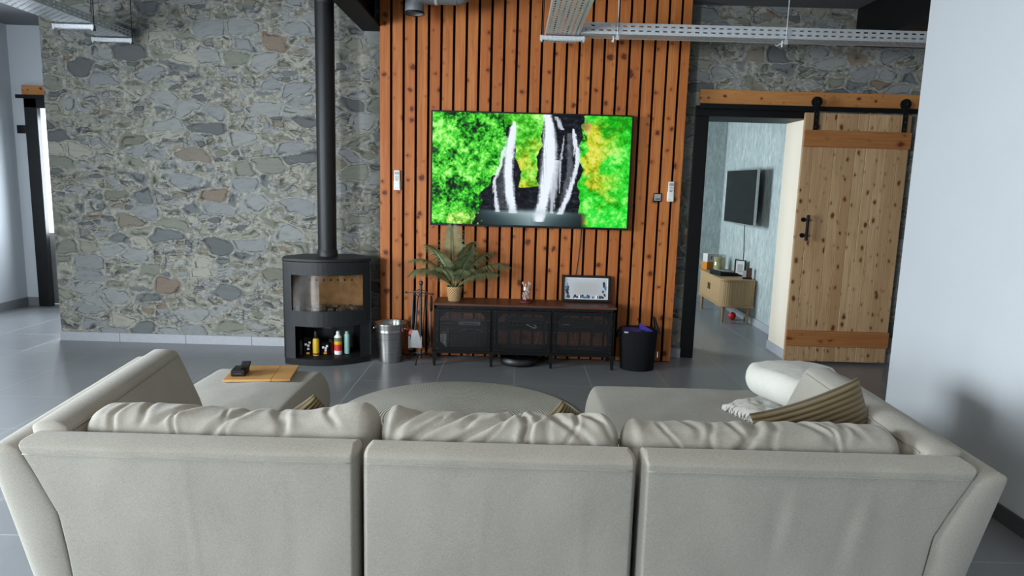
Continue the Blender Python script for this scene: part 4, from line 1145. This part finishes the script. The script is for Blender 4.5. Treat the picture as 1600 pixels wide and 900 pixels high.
# ================================================================ SOFA
sofa = thing('sofa', 'large grey-beige linen sofa with chaise seen from behind', 'sofa', (0, 0, 0))
def itp(*pts):
    zs = [p[0] for p in pts]; xs = [p[1] for p in pts]
    return lambda z: float(np.interp(z, zs, xs))
ZT = 0.805; YBK = 1.85; TB = 0.062
CREASE = ((-0.93, 0.10, 0.0028, 0.010, 0.0, 0.74), (-0.62, 0.02, -0.0020, 0.018, 0.1, 0.7), (-0.06, -0.04, 0.0018, 0.016, 0.2, 0.72), (0.22, 0.0, 0.0016, 0.014, 0.3, 0.7),
          (0.80, -0.12, -0.0045, 0.020, 0.56, 0.70), (0.84, -0.12, 0.0045, 0.020, 0.56, 0.71), (1.02, -0.18, -0.0045, 0.022, 0.54, 0.70), (1.06, -0.18, 0.0048, 0.022, 0.54, 0.72))
def seam_puff(x, z, side):
    c = 0.0
    if side < 0:
        for x0, m, d, w, za, zb in CREASE:
            c += 0.55 * d * math.exp(-((x - x0 - m * (0.8 - z)) / w) ** 2) / (1 + math.exp((za - z) / 0.025)) / (1 + math.exp((z - zb) / 0.025))
    return c + 0.0035 * vnoise(x * 3.1, z * 4.0, side) + 0.0022 * vnoise(x * 11, z * 5, 3 + side)
RP = itp((0.08, 1.19), (0.47, 1.234), (0.588, 1.252), (0.70, 1.308), (0.80, 1.362))
def mirror(f): return lambda z: -0.055 - f(z)
def xfb(x, y, z): return (x, YBK + TB + y, z)
for nm, a, b in (('l', mirror(RP), -0.431), ('m', -0.419, 0.376), ('r', 0.388, RP)):
    bp = obj('back_panel', soft_slab(a, b, 0.08, ZT, TB, 0.020, 0.026, 110, 60, 0.006, seam_puff, xfb), 'sofa_linen', sofa, True)
    fa = a if callable(a) else (lambda z, a=a: a); fb_ = b if callable(b) else (lambda z, b=b: b)
    zs = ZT - 0.036; xa, xb = fa(zs) + 0.016, fb_(zs) - 0.016
    obj('seam', T(curve_pts(lambda q: (xa + (xb - xa) * q, YBK - 0.0012 - 0.0022 * max(0.0, math.sin(PI * q)) ** 0.6, zs + 0.0012 * vnoise(q * 9, 2.0)), 40), 0.0021, 6), 'sofa_linen', bp, True)
OUT = itp((0.06, 1.245), (0.475, 1.359), (0.79, 1.446), (0.82, 1.45))
INN = itp((0.06, 1.17), (0.475, 1.228), (0.588, 1.246), (0.70, 1.30), (0.82, 1.365))
def arm(side, splay, y1):
    sgn = 1 if side > 0 else -1
    def place(x, y, z):
        x = x + splay * (y - 1.85)
        return (x, y, z) if sgn > 0 else (-0.055 - x, y, z)
    def shell(u, h, z):
        c = (OUT(z) + INN(z)) / 2; w = (OUT(z) - INN(z)) / 2
        return place(c + h / 0.05 * w, u, z)
    obj('armrest', soft_slab(1.845, y1, 0.06, 0.788, 0.05, 0.022, 0.03, 40, 40, 0.0, lambda x, z, s: 0.002 * vnoise(x * 5, z * 5, s), shell), 'sofa_linen', sofa, True)
    PC = itp((0.40, 1.165), (0.6, 1.225), (0.82, 1.318))
    def pad(u, h, z): return place(PC(z) + h, u, z)
    def seamp(x, z, s): return -0.003 * math.exp(-((z - 0.765) / 0.004) ** 2) + 0.002 * vnoise(x * 6, z * 6, s)
    ap = obj('armrest_pad', soft_slab(1.945, y1 + 0.012, 0.40, 0.822, 0.054, 0.018, 0.04, 44, 44, 0.004, seamp, pad), 'sofa_linen', sofa, True)
    obj('seam', T([place(PC(0.795) - 0.0575 - 0.002 * math.sin(PI * q / 24), 1.985 + (y1 - 2.02) * q / 24, 0.795) for q in range(25)], 0.0022, 6), 'sofa_linen', ap, True)
arm(1, 0.03, 2.90); arm(-1, 0.13, 2.90)
def flat(zc): return lambda u, h, v: (u, v, zc + h)
obj('seat_base', B(-1.19, 1.14, 1.96, 2.82, 0.09, 0.32, 0.02), 'sofa_linen', sofa, True)
for a, b in ((-1.17, -0.43), (-0.42, 0.38)):
    obj('seat_cushion', soft_slab(a, b, 1.98, 2.88, 0.075, 0.05, 0.06, 36, 36, 0.015, None, flat(0.385)), 'sofa_linen', sofa, True)
def chdisp(x, y, s): return 0.004 * vnoise(x * 6, y * 6, s) - (0.006 * math.exp(-(((x - 0.86) / 0.07) ** 2 + ((y - 3.55) / 0.02) ** 2)) if s > 0 else 0)
obj('chaise_seat', soft_slab(0.425, 1.42, 1.98, 3.745, 0.16, 0.055, 0.09, 50, 60, 0.012, chdisp, flat(0.305)), 'sofa_linen', sofa, True)
for x, y in ((-1.12, 2.0), (-1.12, 2.74), (1.08, 2.0), (0.52, 3.62), (1.33, 3.62), (-0.02, 2.0), (-0.02, 2.74)):
    obj('leg', Lt([(0.018, 0), (0.026, 0.15)], 14, c=(x, y, 0)), 'black_plastic', sofa)

FD = 0.60
def back_cushion(label, xa, xb, seed, folds, ztop, ears=(), zvar=0.012):
    NX, NT_ = 260, 96; ty, r = 0.105, 0.06; hz = (ztop - 0.478) / 2
    L = xb - xa; yc = 2.085; zc = ztop - hz
    xs = edge_spaced(NX, L, r)
    bm = NB(); rings = []
    for dx in xs:
        s = min(dx, L - dx); k = math.sqrt(max(0.0004, 1 - (1 - min(s / r, 1)) ** 2)) if s < r else 1.0
        k2 = 0.62 + 0.38 * k
        x = xa + dx; ring = []
        for q in range(NT_):
            a = 2 * PI * q / NT_; ca, sa = math.cos(a), math.sin(a)
            y = ty * math.copysign(abs(ca) ** 0.72, ca); z = hz * math.copysign(abs(sa) ** 0.62, sa)
            phi = (math.atan2(sa, ca) - PI / 2)          # 0 at the top, + towards the back (-y)
            dsp = 0.005 * vnoise(x * 4.0 + seed, phi * 1.2) + 0.003 * vnoise(x * 13 + seed, phi * 3.5, 4)
            if -1.0 < phi < 1.7:
                for (fx, m, d, w, pa, pb) in folds:
                    if pa - 0.3 < phi < pb + 0.3:
                        win = min(1, max(0, (phi - pa + 0.3) / 0.3)) * min(1, max(0, (pb + 0.3 - phi) / 0.3))
                        win = win * win * (3 - 2 * win)
                        e = (x - xa - fx - m * phi - 0.01 * math.sin(phi * 4 + fx * 30)) / w
                        if abs(e) < 5: dsp += FD * win * d * (-math.exp(-e * e) + 0.38 * math.exp(-((e - 1.9) / 1.3) ** 2) + 0.30 * math.exp(-((e + 2.0) / 1.4) ** 2))
            n = Vector((0, ca / ty, sa / hz)).normalized()
            zz = z * k2; yy = y * k
            if sa > 0:
                zz += zvar * vnoise(x * 2.2 + seed * 3, 0.5) * sa
                for (ex, eh, ew) in ears: zz += eh * math.exp(-((x - xa - ex) / ew) ** 2) * sa ** 3
            ring.append(bm.verts.new((x, yc + yy + n.y * dsp * k, zc + zz + n.z * dsp * k)))
        rings.append(ring)
    for A, Bq in zip(rings, rings[1:]):
        for q in range(NT_): bm.faces.new((A[q], A[(q + 1) % NT_], Bq[(q + 1) % NT_], Bq[q]))
    bm.faces.new(rings[0][::-1]); bm.faces.new(rings[-1])
    o = obj('back_cushion', bm, 'sofa_linen', None, True)
    tag(o, label, 'cushion', 'loose back cushions of the sofa')
    return o
def rfolds(seed, n, L, mlo, mhi, dlo=0.005, dhi=0.012):
    r = random.Random(seed); out = []
    for i in range(n):
        out.append((0.06 + (L - 0.12) * (i + r.uniform(0.1, 0.9)) / n, r.uniform(mlo, mhi), r.uniform(dlo, dhi), r.uniform(0.006, 0.013), r.uniform(-0.25, 0.3), r.uniform(0.35, 1.1)))
    return out
back_cushion('linen back cushion behind the left panel of the sofa back, next to the left arm', -1.325, -0.405, 1,
             rfolds(11, 7, 0.83, -0.06, 0.05) + [(0.47, -0.05, 0.014, 0.016, -0.5, 0.8), (0.60, 0.03, 0.013, 0.015, -0.5, 0.7), (0.30, -0.07, 0.012, 0.014, -0.5, 0.5)], 0.836, ears=((0.86, 0.030, 0.12),))
back_cushion('heavily creased linen back cushion in the middle of the sofa back', -0.40, 0.352, 2,
             rfolds(22, 7, 0.75, -0.16, -0.02, 0.006, 0.013) + [(0.10, -0.06, 0.02, 0.016, -0.4, 0.9), (0.44, 0.03, 0.02, 0.012, -0.5, 1.2), (0.40, -0.16, 0.018, 0.018, -0.3, 1.0),
                                                     (0.56, 0.08, 0.018, 0.016, -0.4, 0.9), (0.66, 0.09, 0.017, 0.014, -0.4, 0.7), (0.24, -0.13, 0.016, 0.018, -0.3, 0.9)], 0.832, ears=((0.03, 0.024, 0.035), (0.69, 0.01, 0.05)))
back_cushion('linen back cushion behind the right panel, next to the chaise arm', 0.358, 1.235, 3,
             rfolds(33, 6, 0.83, -0.02, 0.07, 0.004, 0.009) + [(0.42, -0.06, 0.018, 0.018, -0.4, 1.1), (0.22, 0.02, 0.008, 0.014, -0.6, 0.5), (0.60, 0.05, 0.011, 0.016, -0.6, 0.6), (0.72, 0.06, 0.010, 0.014, -0.5, 0.4)], 0.832, ears=((0.025, 0.014, 0.04),))

# ---------------------------------------------------------------- loose cushions and throw
def pillow_bm(w, h, t, n=44, pinch=0.09, seed=0, wr=0.006, ribs=0.0, nrib=23, fold=None):
    bm = NB(); uvl = bm.loops.layers.uv.new('UVMap'); g = {}
    for i in range(n + 1):
        for j in range(n + 1):
            u = math.sin(PI / 2 * (2 * i / n - 1)); v = math.sin(PI / 2 * (2 * j / n - 1))
            x = w / 2 * u * (1 - pinch * (1 - v * v) * abs(u)); y = h / 2 * v * (1 - pinch * (1 - u * u) * abs(v))
            k = max(0.0, (1 - u ** 4) * (1 - v ** 4)) ** 0.5 * (0.72 + 0.28 * (1 - u * u) * (1 - v * v))
            for s in (-1, 1):
                z = s * t / 2 * k + wr * k * vnoise(x * 9 + seed, y * 9, s) + 0.4 * wr * k * vnoise(x * 24 + seed, y * 20, s)
                if ribs: z += s * ribs * k ** 0.5 * math.cos(2 * PI * nrib * (j / n if False else (v + 1) / 2))
                p = (x, y, z)
                if fold: p = fold(*p)
                g[i, j, s] = (bm.verts.new(p), ((v + 1) / 2, (u + 1) / 2))
    for s in (-1, 1):
        for i in range(n):
            for j in range(n):
                q = [g[i, j, s], g[i + 1, j, s], g[i + 1, j + 1, s], g[i, j + 1, s]]
                f = bm.faces.new([a[0] for a in q])
                for lp, a in zip(f.loops, q): lp[uvl].uv = a[1]
    bmesh.ops.remove_doubles(bm, verts=bm.verts[:], dist=1e-4)
    return bm
def posed(bm, loc, rot):
    m = Matrix.Translation(loc) @ rot.to_4x4()
    bmesh.ops.transform(bm, matrix=m, verts=bm.verts[:]); return bm
def R3(rx=0, ry=0, rz=0):
    return Matrix.Rotation(math.radians(rz), 3, 'Z') @ Matrix.Rotation(math.radians(ry), 3, 'Y') @ Matrix.Rotation(math.radians(rx), 3, 'X')
def corduroy(label, loc, rot, w=0.44, h=0.44, t=0.15, seed=0):
    o = obj('corduroy_cushion', posed(pillow_bm(w, h, t, 90, 0.07, seed, 0.006, 0.0028), loc, rot), 'corduroy', None, True)
    return tag(o, label, 'cushion', 'brown corduroy cushions on the sofa')
rc_ = R3(76, 0, 6) @ Matrix.Rotation(math.radians(17), 3, 'Z')
corduroy('brown corduroy cushion in the right corner against the chaise arm', Vector((1.235, 2.36, 0.905)) - rc_ @ Vector((0.20, 0.20, 0)), rc_, 0.43, 0.43, 0.12, seed=5)
for lb, px, tw, sd in (('left', -0.72, 36, 8), ('middle', 0.205, 52, 11)):      # small ones leaning on the back cushions, corner up
    rr = R3(112, 0, 0) @ Matrix.Rotation(math.radians(tw), 3, 'Z')
    corduroy('tip of a brown corduroy cushion showing over the %s back cushion' % lb, (px, 2.375, 0.632), rr, 0.31, 0.29, 0.12, seed=sd)

def throw_bm():
    """folded throw: thick stacked cloth whose near-left side slumps over the chaise top"""
    bm = NB(); n = 60; g = {}
    for i in range(n + 1):
        for j in range(n + 1):
            u = i / n; v = j / n
            x = -0.22 + 0.46 * u + 0.018 * vnoise(v * 7, 3.0) * (1 - u); y = -0.33 + 0.62 * v + 0.016 * vnoise(u * 8, 9.0)
            e = min(u, 1 - u, v, 1 - v); k = math.sqrt(max(0, 1 - (1 - min(e / 0.10, 1)) ** 2))
            top = 0.035 + 0.025 * min(1, u * 1.6) + 0.008 * v + 0.012 * vnoise(x * 13, y * 11) + 0.005 * vnoise(x * 40, y * 36)
            for s in (0, 1):
                z = 0.0 if s == 0 else top * k
                g[i, j, s] = bm.verts.new((x, y, z))
    for s in (0, 1):
        for i in range(n):
            for j in range(n): bm.faces.new((g[i, j, s], g[i + 1, j, s], g[i + 1, j + 1, s], g[i, j + 1, s]))
    bmesh.ops.remove_doubles(bm, verts=bm.verts[:], dist=1e-4)
    return bm
th = thing('throw_blanket', 'folded white throw blanket on the chaise under the plump white one', 'blanket', (1.39, 3.16, 0.474), math.radians(24))
obj('cloth', throw_bm(), 'throw_white', th, True)
bm = NB()
for k in range(26):
    y = -0.30 + 0.55 * k / 25; x = -0.215 + 0.02 * random.random()
    tube(bm, [(x + 0.02, y, 0.035), (x - 0.012, y + 0.004, 0.022), (x - 0.022 - 0.012 * random.random(), y + random.uniform(-0.01, 0.01), 0.004)], 0.0035, 5)
obj('fringe', bm, 'throw_white', th, True)
bm = NB()
for off in (0.0, 0.022):
    tube(bm, [(-0.15 + 0.03 * k, -0.19 + off, 0.050 + 0.006 * min(6, k) * 0.6) for k in range(7)], 0.0035, 6)
obj('stripe', bm, 'iron', th, True)
def plush(x, y, s): return 0.008 * vnoise(x * 5, y * 5, s) + 0.003 * vnoise(x * 19, y * 17, s)
def drape(u, h, v):
    # the near right corner slumps down over the throw
    d = max(0.0, u * 0.55 - v * 0.75 - 0.10)
    a = math.radians(24); x, y = u * math.cos(a) - v * math.sin(a), u * math.sin(a) + v * math.cos(a)
    return (1.44 + x, 3.24 + y, 0.640 + 0.03 * v - 0.05 * u + h * (1 - 0.9 * min(1, d * 3.2)) - d * 0.55)
tag(obj('folded_blanket', soft_slab(-0.25, 0.25, -0.22, 0.22, 0.062, 0.06, 0.15, 56, 56, 0.022, plush, drape), 'cushion_white', None, True),
    'plump folded white blanket lying on the throw on the chaise', 'blanket')

# ================================================================ OTTOMAN, BOARD, REMOTES, RUG
ot = thing('ottoman', 'square grey-beige linen ottoman in front of the left sofa arm', 'ottoman', (0, 0, 0))
obj('cushion', soft_slab(-1.765, -1.05, 3.02, 3.955, 0.15, 0.075, 0.10, 50, 50, 0.018, lambda x, y, s: 0.004 * vnoise(x * 7, y * 7, s), flat(0.295)), 'sofa_linen', ot, True)
obj('base', B(-1.72, -1.09, 3.07, 3.91, 0.10, 0.16, 0.02), 'sofa_linen', ot, True)
for x in (-1.66, -1.15):
    for y in (3.14, 3.84): obj('leg', Lt([(0.018, 0), (0.026, 0.11)], 14, c=(x, y, 0)), 'black_plastic', ot)
bz = math.radians(8)
wb_ = thing('serving_board', 'flat light wooden board lying on the ottoman', 'board', (-1.40, 3.745, 0.4635), bz)
bm = NB()
box(bm, -0.175, 0.075, -0.145, 0.145, 0, 0.014, 0.002); box(bm, 0.0765, 0.178, -0.145, 0.145, 0, 0.014, 0.002)
obj('planks', bm, 'board_wood', wb_)
t = thing('remote_control', 'black boxy remote lying on the wooden board', 'remote control', (-1.505, 3.695, 0.478), bz, 'black remotes on the wooden board')
obj('body', B(-0.038, 0.038, -0.055, 0.055, 0, 0.036, 0.006), 'black_plastic', t)
obj('button', B(-0.02, 0.02, -0.0565, -0.0545, 0.014, 0.02, 0.001), 'iron', t)
t = thing('remote_control', 'black remote with pale buttons stacked on the boxy remote', 'remote control', (-1.488, 3.735, 0.5145), bz + 0.15, 'black remotes on the wooden board')
obj('body', B(-0.024, 0.024, -0.062, 0.046, 0, 0.018, 0.005), 'black_plastic', t)
for i in range(3):
    for j in range(5):
        obj('button', B(-0.016 + i * 0.012, -0.008 + i * 0.012, -0.056 + j * 0.019, -0.045 + j * 0.019, 0.0175, 0.0195, 0.001), 'iron', t)
prof = [(0.006, 0.010)]
for k in range(46): prof += [(0.009 + k * 0.0181, 0.013), (0.018 + k * 0.0181, 0.0112)]
prof += [(0.846, 0.009), (0.849, 0.0)]
tag(obj('round_rug', Lt(prof, 96), 'jute', None, True, (-0.33, 4.40, 0.0)), 'large round braided grey-beige rug on the tiled floor', 'rug')

# ================================================================ BEDROOM
t = thing('television', 'smaller dark television mounted on the bedroom wall', 'television', (2.72, 8.315, 1.49))
obj('housing', B(0.012, 0.05, -0.52, 0.52, -0.28, 0.28, 0.01), 'black_plastic', t)
bm = NB()
for q in ((-0.568, -0.556, -0.325, 0.325), (0.556, 0.568, -0.325, 0.325), (-0.556, 0.556, -0.325, -0.312), (-0.556, 0.556, 0.315, 0.325)): box(bm, -0.012, 0.016, q[0], q[1], q[2], q[3], 0.001, 1)
obj('silver_bezel', bm, 'silver', t)
obj('screen', B(-0.006, 0.013, -0.556, 0.556, -0.312, 0.315), 'black_gloss', t)
obj('wall_bracket', B(0.045, 0.149, -0.09, 0.09, -0.10, 0.10, 0.004), 'black_steel', t)
tag(obj('power_cable', T(curve_pts(lambda s: (2.862, 8.50 - 0.05 * s + 0.01 * math.sin(s * 7), 1.3 - 0.78 * s), 14), 0.004, 6), 'black_plastic'), 'thin black cable running down the bedroom wall below the television', 'cable')

sb = thing('sideboard', 'low oak sideboard with rounded corner and ribbed sliding doors in the bedroom', 'sideboard', (0, 0, 0))
def outline(off, rip=0.0):
    xa, xb, ya, yb, r = 2.47 - off, 2.85, 7.93 - off, 9.02 + off, 0.13
    pts = []
    def corner(cx, cy, a0, a1):
        for k in range(15):
            a = a0 + (a1 - a0) * k / 14; pts.append((cx + r * math.cos(a), cy + r * math.sin(a)))
    pts.append((xb, ya))
    corner(xa + r, ya + r, -PI / 2, -PI); corner(xa + r, yb - r, PI, PI / 2)
    pts.append((xb, yb)); return pts
def ribbed(z0, z1):
    o = outline(0.0); dense = []
    for p, q in zip(o, o[1:]):
        L = math.dist(p, q); n = max(1, int(L / 0.006)); dense += [(p[0] + (q[0] - p[0]) * k / n, p[1] + (q[1] - p[1]) * k / n) for k in range(n)]
    dense.append(o[-1]); out = []; acc = 0
    for i, p in enumerate(dense):
        a = dense[max(i - 1, 0)]; b = dense[min(i + 1, len(dense) - 1)]
        tx, ty = b[0] - a[0], b[1] - a[1]; L = math.hypot(tx, ty); nx, ny = ty / L, -tx / L
        if (nx * (2.66 - p[0]) + ny * (8.47 - p[1])) > 0: nx, ny = -nx, -ny
        if i: acc += math.dist(p, dense[i - 1])
        d = -0.004 + 0.004 * abs(math.sin(PI * acc / 0.024))
        out.append((p[0] + nx * d, p[1] + ny * d))
    return P(out, z0, z1)
obj('ribbed_doors', ribbed(0.222, 0.51), 'oak', sb)
obj('top', P(outline(0.010), 0.51, 0.532, bevel=0.003), 'oak', sb)
obj('bottom', P(outline(0.010), 0.20, 0.222, bevel=0.003), 'oak', sb)
for y in (8.45, 8.51): obj('handle', B(2.459, 2.472, y - 0.008, y + 0.008, 0.34, 0.42, 0.004), 'brown_wood', sb)
for x, y in ((2.52, 8.02), (2.52, 8.93), (2.80, 7.98), (2.80, 8.97)): obj('leg', Lt([(0.013, 0), (0.022, 0.20)], 14, c=(x, y, 0)), 'oak', sb)
t = thing('candle', 'thick pale yellow candle in a glass cylinder on the oak sideboard', 'candle', (2.645, 8.70, 0.532))
obj('glass', Lt([(0.078, 0), (0.080, 0.004), (0.080, 0.22), (0.076, 0.22), (0.076, 0.01)], 32, cap1=False), 'jar_glass', t, True)
obj('wax', Lt([(0.068, 0.008), (0.070, 0.18), (0.062, 0.186)], 32), 'wax', t, 'auto')
obj('wick', T([(0, 0, 0.185), (0.003, 0, 0.203)], 0.002, 6), 'black_plastic', t)
t = thing('telephone_base', 'black device with grey panels lying on the oak sideboard', 'telephone', (2.605, 8.39, 0.532), math.radians(12))
obj('body', P([(-0.12, 0.0), (0.12, 0.0), (0.12, 0.035), (-0.12, 0.06)], -0.15, 0.12, 'Y', bevel=0.005), 'black_plastic', t)
b = obj('top_panel', P([(-0.06, 0.0545), (0.08, 0.0400), (0.08, 0.0445), (-0.06, 0.059)], -0.11, 0.05, 'Y'), 'grey_plastic', t)
for i in range(3):
    obj('button', B(-0.05 + i * 0.035, -0.03 + i * 0.035, 0.07, 0.09, 0.050 - i * 0.004, 0.058 - i * 0.004, 0.002), 'silver', t)
t = thing('tabletop_frame', 'white-mounted photo in a black stand frame on the oak sideboard', 'picture frame', (2.78, 8.30, 0.532), math.radians(-52))
bm = NB()
for q in ((-0.075, -0.062, 0, 0.20), (0.062, 0.075, 0, 0.20), (-0.062, 0.062, 0, 0.013), (-0.062, 0.062, 0.187, 0.20)): box(bm, q[0], q[1], -0.012, 0.012, q[2], q[3], 0.001, 1)
obj('frame', bm, 'black_plastic', t); obj('mount', B(-0.062, 0.062, -0.004, 0.008, 0.013, 0.187), 'paper', t)
obj('photo', B(-0.035, 0.035, -0.0055, -0.003, 0.045, 0.145), 'grey_plastic', t)
obj('stand', P([(0.012, 0.0), (0.07, 0.0), (0.012, 0.14)], -0.02, 0.02, 'X'), 'black_plastic', t)
t = thing('small_photo_block', 'small photo clipped in a brown wooden block at the sideboard end', 'photo holder', (2.785, 8.04, 0.532), math.radians(-20))
obj('block', B(-0.01, 0.05, -0.02, 0.02, 0, 0.13, 0.003), 'brown_wood', t)
obj('foot', B(-0.05, 0.055, -0.035, 0.035, 0, 0.022, 0.003), 'black_plastic', t)
obj('photo', B(-0.055, -0.012, -0.022, -0.018, 0.02, 0.10), 'paper', t)
t = thing('gift_box', 'white and orange card box at the far end of the oak sideboard', 'box', (2.575, 8.93, 0.532), math.radians(20))
obj('base', B(-0.07, 0.07, -0.06, 0.06, 0, 0.10, 0.003), 'orange', t); obj('lid', B(-0.06, 0.06, -0.05, 0.05, 0.10, 0.21, 0.003), 'paper', t)
obj('printed_mark', B(-0.004, 0.010, -0.0515, -0.0495, 0.135, 0.18), 'iron', t)
t = thing('ball', 'small red ball on the floor under the oak sideboard', 'ball', (2.70, 8.22, 0.0485))
bm = NB(); bmesh.ops.create_uvsphere(bm, u_segments=24, v_segments=16, radius=0.048); obj('ball_body', bm, 'red', t, True)
obj('valve', T([(-0.02, -0.01, 0.042), (-0.024, -0.012, 0.05)], 0.010, 8), 'white_plastic', t)
